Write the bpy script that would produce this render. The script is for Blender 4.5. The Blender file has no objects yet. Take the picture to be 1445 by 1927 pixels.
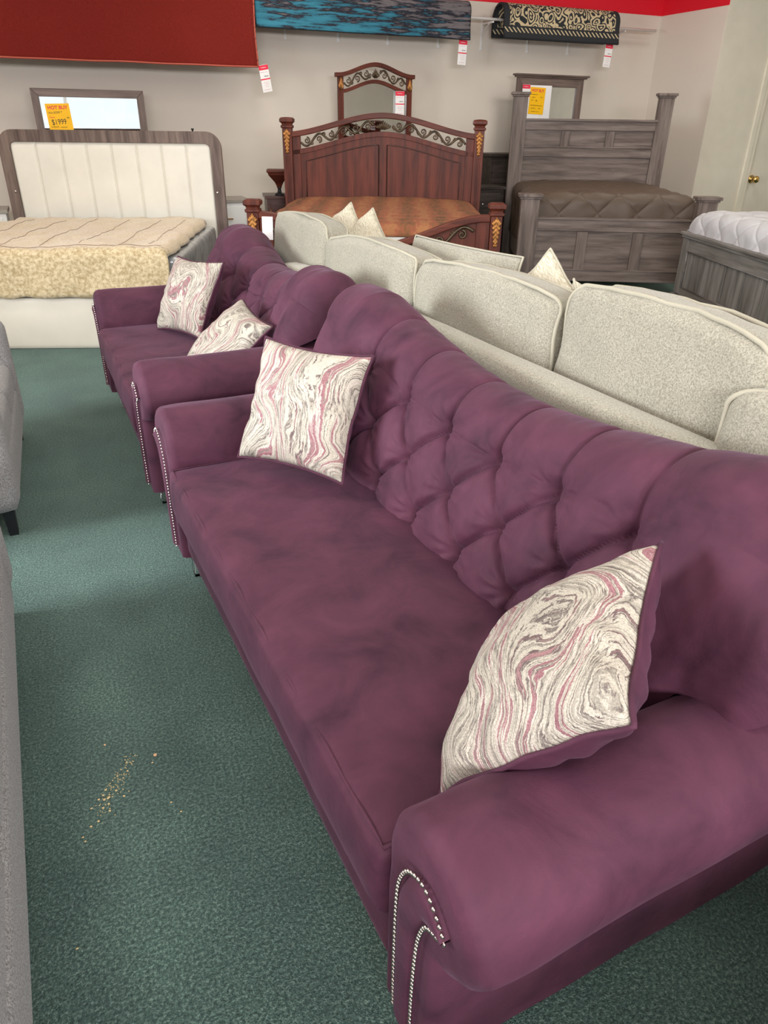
import bpy, bmesh, math, random
from mathutils import Vector, Matrix, noise
random.seed(7)
PI = math.pi
SC = bpy.context.scene
COL = SC.collection
R = math.radians

# ------------------------------------------------------------------ camera
cam_d = bpy.data.cameras.new('camera'); cam = bpy.data.objects.new('camera', cam_d); COL.objects.link(cam)
cam_d.sensor_fit = 'VERTICAL'; cam_d.sensor_height = 24.0; cam_d.lens = 24.0*1345/1927
cam_d.clip_start = 0.02
_M = Matrix(((0.922, 0.175, -0.345), (-0.387, 0.443, -0.809), (0.012, 0.879, 0.476)))
cam.matrix_world = Matrix.Translation((0, 0, 1.62)) @ _M.to_quaternion().to_matrix().to_4x4()
SC.camera = cam

# ------------------------------------------------------------------ world, exposure, lights
SC.view_settings.view_transform = 'Standard'; SC.view_settings.look = 'None'
SC.view_settings.gamma = 1.0; SC.view_settings.use_curve_mapping = False
SC.view_settings.exposure = 0.30
w = bpy.data.worlds.new('world'); SC.world = w; w.use_nodes = True
w.node_tree.nodes['Background'].inputs[0].default_value = (0.85, 0.93, 1.0, 1)
w.node_tree.nodes['Background'].inputs[1].default_value = 1.0

def area(name, loc, rot, sx, sy, power, color=(1, 1, 1), spread=180):
    l = bpy.data.lights.new(name, 'AREA'); l.shape = 'RECTANGLE'; l.size = sx; l.size_y = sy
    l.energy = power; l.color = color; l.spread = R(spread)
    o = bpy.data.objects.new(name, l); COL.objects.link(o); o.location = loc; o.rotation_euler = rot
    return o
WARM = (1.0, 0.93, 0.82)
# daylight through the storefront glazing on the left and behind the camera
area('window_daylight', (-4.3, 3.0, 1.9), (R(80), 0, R(-90)), 1.6, 1.6, 120, (0.90, 0.96, 1.0), 100)
area('window_daylight', (-0.5, -3.8, 2.75), (R(78), 0, 0), 6.5, 0.8, 470, (0.98, 0.97, 1.0))
# fluorescent troffers in the ceiling
for (lx, ly) in ((-1.6, 1.4), (-1.6, 4.4), (-1.6, 7.4), (2.4, -0.6), (2.4, 2.4), (2.4, 5.4), (2.4, 8.0), (6.6, 1.0), (6.6, 4.0), (6.6, 6.9), (10.4, 5.4), (10.4, 2.0)):
    area('ceiling_light_lamp', (lx, ly, 3.93), (0, 0, 0), 1.2, 1.2, 20, WARM)

# ------------------------------------------------------------------ helpers
def tag(o, label=None, cat=None, group=None, kind=None):
    if label: o['label'] = label
    if cat: o['category'] = cat
    if group: o['group'] = group
    if kind: o['kind'] = kind
    return o
def thing(name, label, cat, loc=(0, 0, 0), rz=0.0, group=None):
    o = bpy.data.objects.new(name, None); COL.objects.link(o)
    o.location = loc; o.rotation_euler = (0, 0, rz); o.empty_display_size = 0.1
    return tag(o, label, cat, group)
def copy_tree(o, parent=None):
    c = o.copy(); COL.objects.link(c)
    if parent: c.parent = parent
    for ch in list(o.children): copy_tree(ch, c)
    return c

class MB:
    def __init__(s): s.v = []; s.f = []; s.m = []
    def add(s, vs, fs, M=None, mi=0):
        b = len(s.v)
        s.v += [tuple(M @ Vector(p)) if M else tuple(p) for p in vs]
        s.f += [tuple(b+i for i in f) for f in fs]; s.m += [mi]*len(fs)
        return s
    def box(s, x0, x1, y0, y1, z0, z1, M=None, mi=0):
        vs = [(x, y, z) for z in (z0, z1) for y in (y0, y1) for x in (x0, x1)]
        return s.add(vs, [(0, 2, 3, 1), (4, 5, 7, 6), (0, 1, 5, 4), (2, 6, 7, 3), (0, 4, 6, 2), (1, 3, 7, 5)], M, mi)
    def grid(s, fn, nu, nv, closeu=False, mi=0, flip=False, caps=False):
        vs = [fn(i/(nu if closeu else nu-1), j/(nv-1)) for j in range(nv) for i in range(nu)]
        fs = []
        for j in range(nv-1):
            for i in range(nu if closeu else nu-1):
                a = j*nu+i; b = j*nu+(i+1) % nu; c = (j+1)*nu+(i+1) % nu; d = (j+1)*nu+i
                fs.append((a, d, c, b) if flip else (a, b, c, d))
        if caps:
            fs.append(tuple(range(nu))[::-1]); fs.append(tuple((nv-1)*nu+i for i in range(nu)))
        return s.add(vs, fs, None, mi)
    def tube(s, pts, r, n=8, closed=False, mi=0, flat=1.0, up=None):
        P = [Vector(p) for p in pts]; N = len(P)
        rr = r if isinstance(r, (list, tuple)) else [r]*N
        vs = []; prev = None
        for i in range(N):
            if closed: t = P[(i+1) % N]-P[i-1]
            else: t = P[min(i+1, N-1)]-P[max(i-1, 0)]
            if t.length < 1e-9: t = Vector((0, 0, 1))
            t.normalize()
            if prev is None:
                prev = Vector(up) if up else (Vector((0, 0, 1)) if abs(t.z) < .9 else Vector((1, 0, 0)))
            nrm = (prev-t*prev.dot(t))
            if nrm.length < 1e-6: nrm = t.orthogonal()
            nrm.normalize(); prev = nrm; bn = t.cross(nrm)
            for k in range(n):
                a = 2*PI*k/n
                vs.append(P[i]+nrm*math.cos(a)*rr[i]+bn*math.sin(a)*rr[i]*flat)
        fs = []
        for i in range(N if closed else N-1):
            for k in range(n):
                fs.append((i*n+k, i*n+(k+1) % n, ((i+1) % N)*n+(k+1) % n, ((i+1) % N)*n+k))
        if not closed: fs += [tuple(range(n))[::-1], tuple((N-1)*n+k for k in range(n))]
        return s.add(vs, fs, None, mi)
    def lathe(s, prof, c=(0, 0, 0), n=16, M=None, sq=None, mi=0):
        vs = []
        for (r, z) in prof:
            for k in range(n):
                a = 2*PI*k/n + (PI/4 if n == 4 else 0); q = r*(math.sqrt(2) if n == 4 else 1)
                vs.append((c[0]+q*math.cos(a), c[1]+q*math.sin(a), c[2]+z))
        fs = [(i*n+k, i*n+(k+1) % n, (i+1)*n+(k+1) % n, (i+1)*n+k) for i in range(len(prof)-1) for k in range(n)]
        fs += [tuple(range(n))[::-1], tuple((len(prof)-1)*n+k for k in range(n))]
        return s.add(vs, fs, M, mi)
    def prism(s, poly, y0, y1, M=None, mi=0):       # polygon in xz, extruded along y
        n = len(poly)
        vs = [(x, y0, z) for x, z in poly]+[(x, y1, z) for x, z in poly]
        fs = [tuple(range(n)), tuple(range(2*n-1, n-1, -1))]+[(i, n+i, n+(i+1) % n, (i+1) % n) for i in range(n)]
        return s.add(vs, fs, M, mi)
    def ribbon(s, top, bot, y0, y1, mi=0):           # strip in xz between two curves of equal count
        n = len(top)
        vs = [(x, y, z) for y in (y0, y1) for x, z in top]+[(x, y, z) for y in (y0, y1) for x, z in bot]
        T0, T1, B0, B1 = 0, n, 2*n, 3*n; fs = []
        for i in range(n-1):
            fs += [(T0+i, T0+i+1, T1+i+1, T1+i), (B0+i, B1+i, B1+i+1, B0+i+1), (T0+i, B0+i, B0+i+1, T0+i+1), (T1+i, T1+i+1, B1+i+1, B1+i)]
        fs += [(T0, T1, B1, B0), (T0+n-1, B0+n-1, B1+n-1, T1+n-1)]
        return s.add(vs, fs, None, mi)
    def rbox(s, c, half, r, n=14, fn=None, M=None, mi=0, power=0.75):
        hx, hy, hz = half
        bm = bmesh.new(); bmesh.ops.create_cube(bm, size=2)
        bmesh.ops.subdivide_edges(bm, edges=bm.edges[:], cuts=n, use_grid_fill=True)
        vs = []
        for v in bm.verts:
            q = [math.copysign(abs(t)**power, t) for t in v.co]
            p = Vector((q[0]*hx, q[1]*hy, q[2]*hz))
            i = Vector([max(-(h-r), min(h-r, t)) for h, t in zip((hx, hy, hz), p)])
            d = p-i
            if d.length > 1e-9: p = i+d.normalized()*r
            if fn: p = fn(p, Vector(v.co))
            vs.append(p+Vector(c))
        bm.verts.index_update()
        fs = [tuple(v.index for v in f.verts) for f in bm.faces]
        bm.free()
        return s.add(vs, fs, M, mi)
    def build(s, name, mat, parent=None, smooth=True, bevel=0, sub=0, auto=None):
        me = bpy.data.meshes.new(name); me.from_pydata(s.v, [], s.f)
        mats = mat if isinstance(mat, (list, tuple)) else [mat]
        for m_ in mats: me.materials.append(m_)
        for p, mi in zip(me.polygons, s.m):
            p.material_index = mi; p.use_smooth = smooth
        bm = bmesh.new(); bm.from_mesh(me); bmesh.ops.recalc_face_normals(bm, faces=bm.faces); bm.to_mesh(me); bm.free()
        o = bpy.data.objects.new(name, me); COL.objects.link(o)
        if parent: o.parent = parent
        if bevel:
            b = o.modifiers.new('bevel', 'BEVEL'); b.width = bevel; b.segments = 2; b.limit_method = 'ANGLE'; b.angle_limit = R(40)
            for p in me.polygons: p.use_smooth = False
        if sub:
            b = o.modifiers.new('sub', 'SUBSURF'); b.levels = sub; b.render_levels = sub
        return o
def sm(x, a, b):
    t = max(0, min(1, (x-a)/(b-a))); return t*t*(3-2*t)
def nz(x, y, z=0): return noise.noise(Vector((x, y, z)))

# ------------------------------------------------------------------ materials
def nodes(name):
    m = bpy.data.materials.new(name); m.use_nodes = True
    nt = m.node_tree; b = nt.nodes['Principled BSDF']
    return m, nt, b
def N(nt, t, **k):
    n = nt.nodes.new(t)
    for a, v in k.items():
        if a in n.inputs: n.inputs[a].default_value = v
        else: setattr(n, a, v)
    return n
def ramp(nt, stops, interp='LINEAR'):
    r = nt.nodes.new('ShaderNodeValToRGB'); cr = r.color_ramp; cr.interpolation = interp
    while len(cr.elements) < len(stops): cr.elements.new(0.5)
    for e, (p, c) in zip(cr.elements, stops): e.position = p; e.color = (*c, 1)
    return r
def plain(name, col, rough=0.6, metal=0, spec=0.4, bump=0, bscale=60, coat=0, var=0.0, vscale=4):
    m, nt, b = nodes(name)
    b.inputs['Base Color'].default_value = (*col, 1); b.inputs['Roughness'].default_value = rough
    b.inputs['Metallic'].default_value = metal; b.inputs['Specular IOR Level'].default_value = spec
    b.inputs['Coat Weight'].default_value = coat
    tc = N(nt, 'ShaderNodeTexCoord')
    n = N(nt, 'ShaderNodeTexNoise'); n.inputs['Scale'].default_value = vscale; n.inputs['Detail'].default_value = 4
    nt.links.new(tc.outputs['Object'], n.inputs['Vector'])
    v = max(var, 0.04)
    r = ramp(nt, [(0.3, tuple(c*(1-v) for c in col)), (0.7, tuple(min(1, c*(1+v)) for c in col))])
    nt.links.new(n.outputs['Fac'], r.inputs[0]); nt.links.new(r.outputs[0], b.inputs['Base Color'])
    if bump:
        n2 = N(nt, 'ShaderNodeTexNoise'); n2.inputs['Scale'].default_value = bscale; n2.inputs['Detail'].default_value = 3
        bp = N(nt, 'ShaderNodeBump'); bp.inputs['Strength'].default_value = bump; bp.inputs['Distance'].default_value = 0.01
        nt.links.new(tc.outputs['Object'], n2.inputs['Vector']); nt.links.new(n2.outputs['Fac'], bp.inputs['Height']); nt.links.new(bp.outputs[0], b.inputs['Normal'])
    return m
def wood(name, dark, light, axis='X', rough=0.45, scale=1.0, contrast=(0.35, 0.65), coat=0.0):
    m, nt, b = nodes(name)
    tc = N(nt, 'ShaderNodeTexCoord'); mp = N(nt, 'ShaderNodeMapping')
    s = {'X': (1.2, 14, 14), 'Y': (14, 1.2, 14), 'Z': (14, 14, 1.2)}[axis]
    mp.inputs['Scale'].default_value = tuple(q*scale for q in s)
    n = N(nt, 'ShaderNodeTexNoise'); n.inputs['Scale'].default_value = 1.3; n.inputs['Detail'].default_value = 7; n.inputs['Roughness'].default_value = 0.62; n.inputs['Distortion'].default_value = 0.35
    r = ramp(nt, [(contrast[0], dark), (contrast[1], light)])
    nt.links.new(tc.outputs['Object'], mp.inputs[0]); nt.links.new(mp.outputs[0], n.inputs['Vector'])
    nt.links.new(n.outputs['Fac'], r.inputs[0]); nt.links.new(r.outputs[0], b.inputs['Base Color'])
    b.inputs['Roughness'].default_value = rough; b.inputs['Specular IOR Level'].default_value = 0.25; b.inputs['Coat Weight'].default_value = coat; b.inputs['Coat Roughness'].default_value = 0.25
    bp = N(nt, 'ShaderNodeBump'); bp.inputs['Strength'].default_value = 0.12; bp.inputs['Distance'].default_value = 0.004
    nt.links.new(n.outputs['Fac'], bp.inputs['Height']); nt.links.new(bp.outputs[0], b.inputs['Normal'])
    return m
def velvet(name, a, c, sheen=0.5, tint=(0.75, 0.5, 0.62)):
    m, nt, b = nodes(name)
    tc = N(nt, 'ShaderNodeTexCoord')
    n = N(nt, 'ShaderNodeTexNoise'); n.inputs['Scale'].default_value = 5.5; n.inputs['Detail'].default_value = 8; n.inputs['Roughness'].default_value = 0.60; n.inputs['Distortion'].default_value = 0.45
    r = ramp(nt, [(0.30, a), (0.46, tuple((p+q)/2 for p, q in zip(a, c))), (0.68, c)])
    f = N(nt, 'ShaderNodeTexNoise'); f.inputs['Scale'].default_value = 420; f.inputs['Detail'].default_value = 2
    bp = N(nt, 'ShaderNodeBump'); bp.inputs['Strength'].default_value = 0.18; bp.inputs['Distance'].default_value = 0.002
    bp2 = N(nt, 'ShaderNodeBump'); bp2.inputs['Strength'].default_value = 0.25; bp2.inputs['Distance'].default_value = 0.02
    nt.links.new(tc.outputs['Object'], n.inputs['Vector']); nt.links.new(tc.outputs['Object'], f.inputs['Vector'])
    nt.links.new(n.outputs['Fac'], r.inputs[0]); nt.links.new(r.outputs[0], b.inputs['Base Color'])
    nt.links.new(n.outputs['Fac'], bp2.inputs['Height']); nt.links.new(bp2.outputs[0], bp.inputs['Normal'])
    nt.links.new(f.outputs['Fac'], bp.inputs['Height']); nt.links.new(bp.outputs[0], b.inputs['Normal'])
    b.inputs['Roughness'].default_value = 0.75; b.inputs['Specular IOR Level'].default_value = 0.25
    b.inputs['Sheen Weight'].default_value = sheen; b.inputs['Sheen Roughness'].default_value = 0.35
    b.inputs['Sheen Tint'].default_value = (*tint, 1)
    return m
def fabric(name, a, c, scale=260, stretch=(1, 1, 1), bump=0.35, sheen=0.15, big=0.0):
    m, nt, b = nodes(name)
    tc = N(nt, 'ShaderNodeTexCoord'); mp = N(nt, 'ShaderNodeMapping'); mp.inputs['Scale'].default_value = stretch
    n = N(nt, 'ShaderNodeTexNoise'); n.inputs['Scale'].default_value = scale; n.inputs['Detail'].default_value = 4; n.inputs['Roughness'].default_value = 0.7
    r = ramp(nt, [(0.38, a), (0.62, c)])
    bp = N(nt, 'ShaderNodeBump'); bp.inputs['Strength'].default_value = bump; bp.inputs['Distance'].default_value = 0.004
    nt.links.new(tc.outputs['Object'], mp.inputs[0]); nt.links.new(mp.outputs[0], n.inputs['Vector'])
    nt.links.new(n.outputs['Fac'], r.inputs[0]); nt.links.new(r.outputs[0], b.inputs['Base Color'])
    nt.links.new(n.outputs['Fac'], bp.inputs['Height']); nt.links.new(bp.outputs[0], b.inputs['Normal'])
    b.inputs['Roughness'].default_value = 0.9; b.inputs['Specular IOR Level'].default_value = 0.15
    b.inputs['Sheen Weight'].default_value = sheen
    return m
def swirl(name):
    m, nt, b = nodes(name)
    L = nt.links.new
    tc = N(nt, 'ShaderNodeTexCoord')
    n1 = N(nt, 'ShaderNodeTexNoise'); n1.inputs['Scale'].default_value = 3.4; n1.inputs['Detail'].default_value = 1.2; n1.inputs['Distortion'].default_value = 0.3
    s1 = N(nt, 'ShaderNodeVectorMath', operation='SCALE'); s1.inputs['Scale'].default_value = 0.52
    a1 = N(nt, 'ShaderNodeVectorMath', operation='ADD')
    oi = N(nt, 'ShaderNodeObjectInfo'); of = N(nt, 'ShaderNodeVectorMath', operation='MULTIPLY_ADD'); of.inputs[1].default_value = (7, 5, 3)
    L(oi.outputs['Random'], of.inputs[0]); L(tc.outputs['Object'], of.inputs[2])
    L(of.outputs[0], n1.inputs['Vector']); L(n1.outputs['Color'], s1.inputs[0]); L(tc.outputs['Object'], a1.inputs[0]); L(s1.outputs[0], a1.inputs[1])
    sx = N(nt, 'ShaderNodeSeparateXYZ'); L(a1.outputs[0], sx.inputs[0])
    n4 = N(nt, 'ShaderNodeTexNoise'); n4.inputs['Scale'].default_value = 34; n4.inputs['Detail'].default_value = 5; n4.inputs['Roughness'].default_value = 0.7
    L(tc.outputs['Object'], n4.inputs['Vector'])
    jt = N(nt, 'ShaderNodeMath', operation='MULTIPLY_ADD'); jt.inputs[1].default_value = 0.016; L(n4.outputs['Fac'], jt.inputs[0]); L(sx.outputs['X'], jt.inputs[2])
    ml = N(nt, 'ShaderNodeMath', operation='MULTIPLY'); ml.inputs[1].default_value = 25; L(jt.outputs[0], ml.inputs[0])
    cb = N(nt, 'ShaderNodeCombineXYZ'); L(ml.outputs[0], cb.inputs[0])
    s5 = N(nt, 'ShaderNodeMath', operation='MULTIPLY'); s5.inputs[1].default_value = 1.6; L(sx.outputs['Y'], s5.inputs[0]); L(s5.outputs[0], cb.inputs[1])
    n2 = N(nt, 'ShaderNodeTexNoise'); n2.inputs['Scale'].default_value = 1.25; n2.inputs['Detail'].default_value = 5; n2.inputs['Roughness'].default_value = 0.62
    L(cb.outputs[0], n2.inputs['Vector'])
    cream = (0.43, 0.40, 0.33); grey = (0.27, 0.25, 0.205); rose = (0.21, 0.075, 0.095); lrose = (0.31, 0.175, 0.175); dark = (0.08, 0.055, 0.055)
    r = ramp(nt, [(0.30, rose), (0.36, lrose), (0.395, dark), (0.41, cream), (0.455, cream), (0.468, dark), (0.485, grey), (0.52, cream), (0.545, (0.50, 0.475, 0.41)), (0.565, rose), (0.60, lrose), (0.612, dark), (0.63, cream), (0.68, grey), (0.72, cream)])
    L(n2.outputs['Fac'], r.inputs[0])
    n3 = N(nt, 'ShaderNodeTexNoise'); n3.inputs['Scale'].default_value = 330; n3.inputs['Detail'].default_value = 2
    L(tc.outputs['Object'], n3.inputs['Vector'])
    mx = N(nt, 'ShaderNodeMix', data_type='RGBA', blend_type='MULTIPLY'); mx.inputs[0].default_value = 0.55
    r3 = ramp(nt, [(0.35, (0.55, 0.5, 0.5)), (0.6, (1.15, 1.12, 1.1))]); L(n3.outputs['Fac'], r3.inputs[0])
    L(r.outputs[0], mx.inputs[6]); L(r3.outputs[0], mx.inputs[7]); L(mx.outputs[2], b.inputs['Base Color'])
    bp = N(nt, 'ShaderNodeBump'); bp.inputs['Strength'].default_value = 0.5; bp.inputs['Distance'].default_value = 0.003
    ad = N(nt, 'ShaderNodeMath', operation='ADD'); L(n2.outputs['Fac'], ad.inputs[0]); L(n3.outputs['Fac'], ad.inputs[1])
    L(ad.outputs[0], bp.inputs['Height']); L(bp.outputs[0], b.inputs['Normal'])
    b.inputs['Roughness'].default_value = 0.75
    return m
def rugmat(name, kind):
    m, nt, b = nodes(name); L = nt.links.new
    tc = N(nt, 'ShaderNodeTexCoord'); mp = N(nt, 'ShaderNodeMapping'); L(tc.outputs['Object'], mp.inputs[0])
    if kind == 'blue':
        mp.inputs['Scale'].default_value = (1.3, 6, 13)
        n = N(nt, 'ShaderNodeTexNoise'); n.inputs['Scale'].default_value = 1.8; n.inputs['Detail'].default_value = 8; n.inputs['Roughness'].default_value = 0.72; n.inputs['Distortion'].default_value = 0.15
        L(mp.outputs[0], n.inputs['Vector'])
        sp = N(nt, 'ShaderNodeSeparateXYZ'); L(tc.outputs['Object'], sp.inputs[0])
        gx = N(nt, 'ShaderNodeMapRange'); gx.inputs['From Min'].default_value = -1.4; gx.inputs['From Max'].default_value = 1.4; gx.inputs['To Min'].default_value = 0.10; gx.inputs['To Max'].default_value = -0.04
        L(sp.outputs['X'], gx.inputs['Value'])
        gz = N(nt, 'ShaderNodeMapRange'); gz.inputs['From Min'].default_value = -0.35; gz.inputs['From Max'].default_value = 0.0; gz.inputs['To Min'].default_value = 0.03; gz.inputs['To Max'].default_value = -0.07
        L(sp.outputs['Z'], gz.inputs['Value'])
        ad = N(nt, 'ShaderNodeMath', operation='ADD'); L(n.outputs['Fac'], ad.inputs[0]); L(gx.outputs[0], ad.inputs[1])
        ad2 = N(nt, 'ShaderNodeMath', operation='ADD'); L(ad.outputs[0], ad2.inputs[0]); L(gz.outputs[0], ad2.inputs[1])
        r = ramp(nt, [(0.38, (0.16, 0.14, 0.15)), (0.43, (0.10, 0.09, 0.10)), (0.46, (0.012, 0.012, 0.02)), (0.52, (0.015, 0.015, 0.025)), (0.545, (0.018, 0.12, 0.18)), (0.66, (0.03, 0.19, 0.27))])
        L(ad2.outputs[0], r.inputs[0]); L(r.outputs[0], b.inputs['Base Color'])
    if kind == 'persian':
        # border bands by height, curling scrolls inside
        n = N(nt, 'ShaderNodeTexNoise'); n.inputs['Scale'].default_value = 4; n.inputs['Detail'].default_value = 1
        sc = N(nt, 'ShaderNodeVectorMath', operation='SCALE'); sc.inputs['Scale'].default_value = 0.22
        L(tc.outputs['Object'], n.inputs['Vector']); L(n.outputs['Color'], sc.inputs[0])
        ad = N(nt, 'ShaderNodeVectorMath', operation='ADD'); L(tc.outputs['Object'], ad.inputs[0]); L(sc.outputs[0], ad.inputs[1])
        vo = N(nt, 'ShaderNodeTexVoronoi'); vo.inputs['Scale'].default_value = 9.5; L(ad.outputs[0], vo.inputs['Vector'])
        mu = N(nt, 'ShaderNodeMath', operation='MULTIPLY'); mu.inputs[1].default_value = 21; L(vo.outputs['Distance'], mu.inputs[0])
        si = N(nt, 'ShaderNodeMath', operation='SINE'); L(mu.outputs[0], si.inputs[0])
        dk = (0.02, 0.022, 0.025); cr = (0.60, 0.49, 0.30)
        r = ramp(nt, [(0.44, dk), (0.47, cr)]); 
        ma = N(nt, 'ShaderNodeMapRange'); ma.inputs['From Min'].default_value = -1; ma.inputs['From Max'].default_value = 1; L(si.outputs[0], ma.inputs['Value']); L(ma.outputs[0], r.inputs[0])
        sp = N(nt, 'ShaderNodeSeparateXYZ'); L(tc.outputs['Object'], sp.inputs[0])
        # diagonal rope stripe
        w1 = N(nt, 'ShaderNodeMath', operation='ADD'); L(sp.outputs['X'], w1.inputs[0]); L(sp.outputs['Z'], w1.inputs[1])
        w2 = N(nt, 'ShaderNodeMath', operation='MULTIPLY'); w2.inputs[1].default_value = 105; L(w1.outputs[0], w2.inputs[0])
        w3 = N(nt, 'ShaderNodeMath', operation='SINE'); L(w2.outputs[0], w3.inputs[0])
        rr = ramp(nt, [(0.45, dk), (0.55, cr)]); L(w3.outputs[0], rr.inputs[0])
        mz = N(nt, 'ShaderNodeMapRange'); mz.inputs['From Min'].default_value = -0.40; mz.inputs['From Max'].default_value = 0.0; L(sp.outputs['Z'], mz.inputs['Value'])
        k1 = ramp(nt, [(0.0, (0, 0, 0)), (0.24, (1, 1, 1)), (0.37, (0, 0, 0))], 'CONSTANT'); L(mz.outputs[0], k1.inputs[0])   # rope band mask
        k2 = ramp(nt, [(0.0, (0, 0, 0)), (0.42, (1, 1, 1))], 'CONSTANT'); L(mz.outputs[0], k2.inputs[0])                    # field mask
        ab = N(nt, 'ShaderNodeMath', operation='ABSOLUTE'); L(sp.outputs['X'], ab.inputs[0])
        k3 = N(nt, 'ShaderNodeMath', operation='LESS_THAN'); k3.inputs[1].default_value = 0.80; L(ab.outputs[0], k3.inputs[0])
        kk = N(nt, 'ShaderNodeMath', operation='MULTIPLY'); L(k2.outputs[0], kk.inputs[0]); L(k3.outputs[0], kk.inputs[1])
        m1 = N(nt, 'ShaderNodeMix', data_type='RGBA'); m1.inputs[6].default_value = (*dk, 1); L(k1.outputs[0], m1.inputs[0]); L(rr.outputs[0], m1.inputs[7])
        m2 = N(nt, 'ShaderNodeMix', data_type='RGBA'); L(kk.outputs[0], m2.inputs[0]); L(m1.outputs[2], m2.inputs[6]); L(r.outputs[0], m2.inputs[7])
        L(m2.outputs[2], b.inputs['Base Color'])
    f = N(nt, 'ShaderNodeTexNoise'); f.inputs['Scale'].default_value = 200; L(tc.outputs['Object'], f.inputs['Vector'])
    bp = N(nt, 'ShaderNodeBump'); bp.inputs['Strength'].default_value = 0.3; bp.inputs['Distance'].default_value = 0.004
    L(f.outputs['Fac'], bp.inputs['Height']); L(bp.outputs[0], b.inputs['Normal'])
    b.inputs['Roughness'].default_value = 0.9
    return m

M = {}
def wallmat():
    m, nt, b = nodes('painted_wall'); L = nt.links.new
    g = N(nt, 'ShaderNodeNewGeometry'); sp = N(nt, 'ShaderNodeSeparateXYZ'); L(g.outputs['Position'], sp.inputs[0])
    gt = N(nt, 'ShaderNodeMath', operation='GREATER_THAN'); gt.inputs[1].default_value = 3.01; L(sp.outputs['Z'], gt.inputs[0])
    mx = N(nt, 'ShaderNodeMix', data_type='RGBA'); mx.inputs[6].default_value = (0.70, 0.635, 0.55, 1); mx.inputs[7].default_value = (0.72, 0.004, 0.02, 1)
    L(gt.outputs[0], mx.inputs[0]); L(mx.outputs[2], b.inputs['Base Color']); b.inputs['Roughness'].default_value = 0.7
    n = N(nt, 'ShaderNodeTexNoise'); n.inputs['Scale'].default_value = 90; L(g.outputs['Position'], n.inputs['Vector'])
    bp = N(nt, 'ShaderNodeBump'); bp.inputs['Strength'].default_value = 0.08; bp.inputs['Distance'].default_value = 0.004; L(n.outputs['Fac'], bp.inputs['Height']); L(bp.outputs[0], b.inputs['Normal'])
    return m
def carpetmat():
    m, nt, b = nodes('green_carpet'); L = nt.links.new
    g = N(nt, 'ShaderNodeTexCoord')
    v = N(nt, 'ShaderNodeTexVoronoi'); v.inputs['Scale'].default_value = 260; L(g.outputs['Object'], v.inputs['Vector'])
    n = N(nt, 'ShaderNodeTexNoise'); n.inputs['Scale'].default_value = 130; n.inputs['Detail'].default_value = 5; n.inputs['Roughness'].default_value = 0.85; L(g.outputs['Object'], n.inputs['Vector'])
    n2 = N(nt, 'ShaderNodeTexNoise'); n2.inputs['Scale'].default_value = 3.5; n2.inputs['Detail'].default_value = 5; L(g.outputs['Object'], n2.inputs['Vector'])
    r = ramp(nt, [(0.38, (0.008, 0.022, 0.020)), (0.5, (0.040, 0.080, 0.069)), (0.62, (0.155, 0.23, 0.195))]); L(n.outputs['Fac'], r.inputs[0])
    r2 = ramp(nt, [(0.35, (0.80, 0.82, 0.84)), (0.65, (1.12, 1.12, 1.1))]); L(n2.outputs['Fac'], r2.inputs[0])
    mx = N(nt, 'ShaderNodeMix', data_type='RGBA', blend_type='MULTIPLY'); mx.inputs[0].default_value = 1; L(r.outputs[0], mx.inputs[6]); L(r2.outputs[0], mx.inputs[7])
    L(mx.outputs[2], b.inputs['Base Color'])
    bp = N(nt, 'ShaderNodeBump'); bp.inputs['Strength'].default_value = 0.6; bp.inputs['Distance'].default_value = 0.006; L(v.outputs['Distance'], bp.inputs['Height']); L(bp.outputs[0], b.inputs['Normal'])
    b.inputs['Roughness'].default_value = 0.95; b.inputs['Sheen Weight'].default_value = 0.25; b.inputs['Sheen Tint'].default_value = (0.6, 0.85, 0.75, 1)
    return m
def plaid():
    m, nt, b = nodes('rust_plaid_cloth'); L = nt.links.new
    tc = N(nt, 'ShaderNodeTexCoord'); mp = N(nt, 'ShaderNodeMapping'); mp.inputs['Scale'].default_value = (9, 3.2, 9); L(tc.outputs['Object'], mp.inputs[0])
    n = N(nt, 'ShaderNodeTexNoise'); n.inputs['Scale'].default_value = 3; n.inputs['Detail'].default_value = 6; n.inputs['Roughness'].default_value = 0.7; L(mp.outputs[0], n.inputs['Vector'])
    w1 = N(nt, 'ShaderNodeTexWave', bands_direction='X'); w1.inputs['Scale'].default_value = 1.1; w1.inputs['Distortion'].default_value = 1.5; w1.inputs['Detail'].default_value = 3; L(tc.outputs['Object'], w1.inputs['Vector'])
    w2 = N(nt, 'ShaderNodeTexWave', bands_direction='Y'); w2.inputs['Scale'].default_value = 2.2; w2.inputs['Distortion'].default_value = 2; L(tc.outputs['Object'], w2.inputs['Vector'])
    ad = N(nt, 'ShaderNodeMath', operation='MULTIPLY_ADD'); L(w1.outputs['Fac'], ad.inputs[0]); ad.inputs[1].default_value = 0.30; L(n.outputs['Fac'], ad.inputs[2])
    ad2 = N(nt, 'ShaderNodeMath', operation='MULTIPLY_ADD'); L(w2.outputs['Fac'], ad2.inputs[0]); ad2.inputs[1].default_value = 0.10; L(ad.outputs[0], ad2.inputs[2])
    r = ramp(nt, [(0.40, (0.07, 0.028, 0.010)), (0.58, (0.17, 0.068, 0.022)), (0.72, (0.23, 0.062, 0.028)), (0.85, (0.27, 0.11, 0.04))]); L(ad2.outputs[0], r.inputs[0]); L(r.outputs[0], b.inputs['Base Color'])
    bp = N(nt, 'ShaderNodeBump'); bp.inputs['Strength'].default_value = 0.5; bp.inputs['Distance'].default_value = 0.01; L(n.outputs['Fac'], bp.inputs['Height']); L(bp.outputs[0], b.inputs['Normal'])
    b.inputs['Roughness'].default_value = 0.85
    return m
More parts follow.
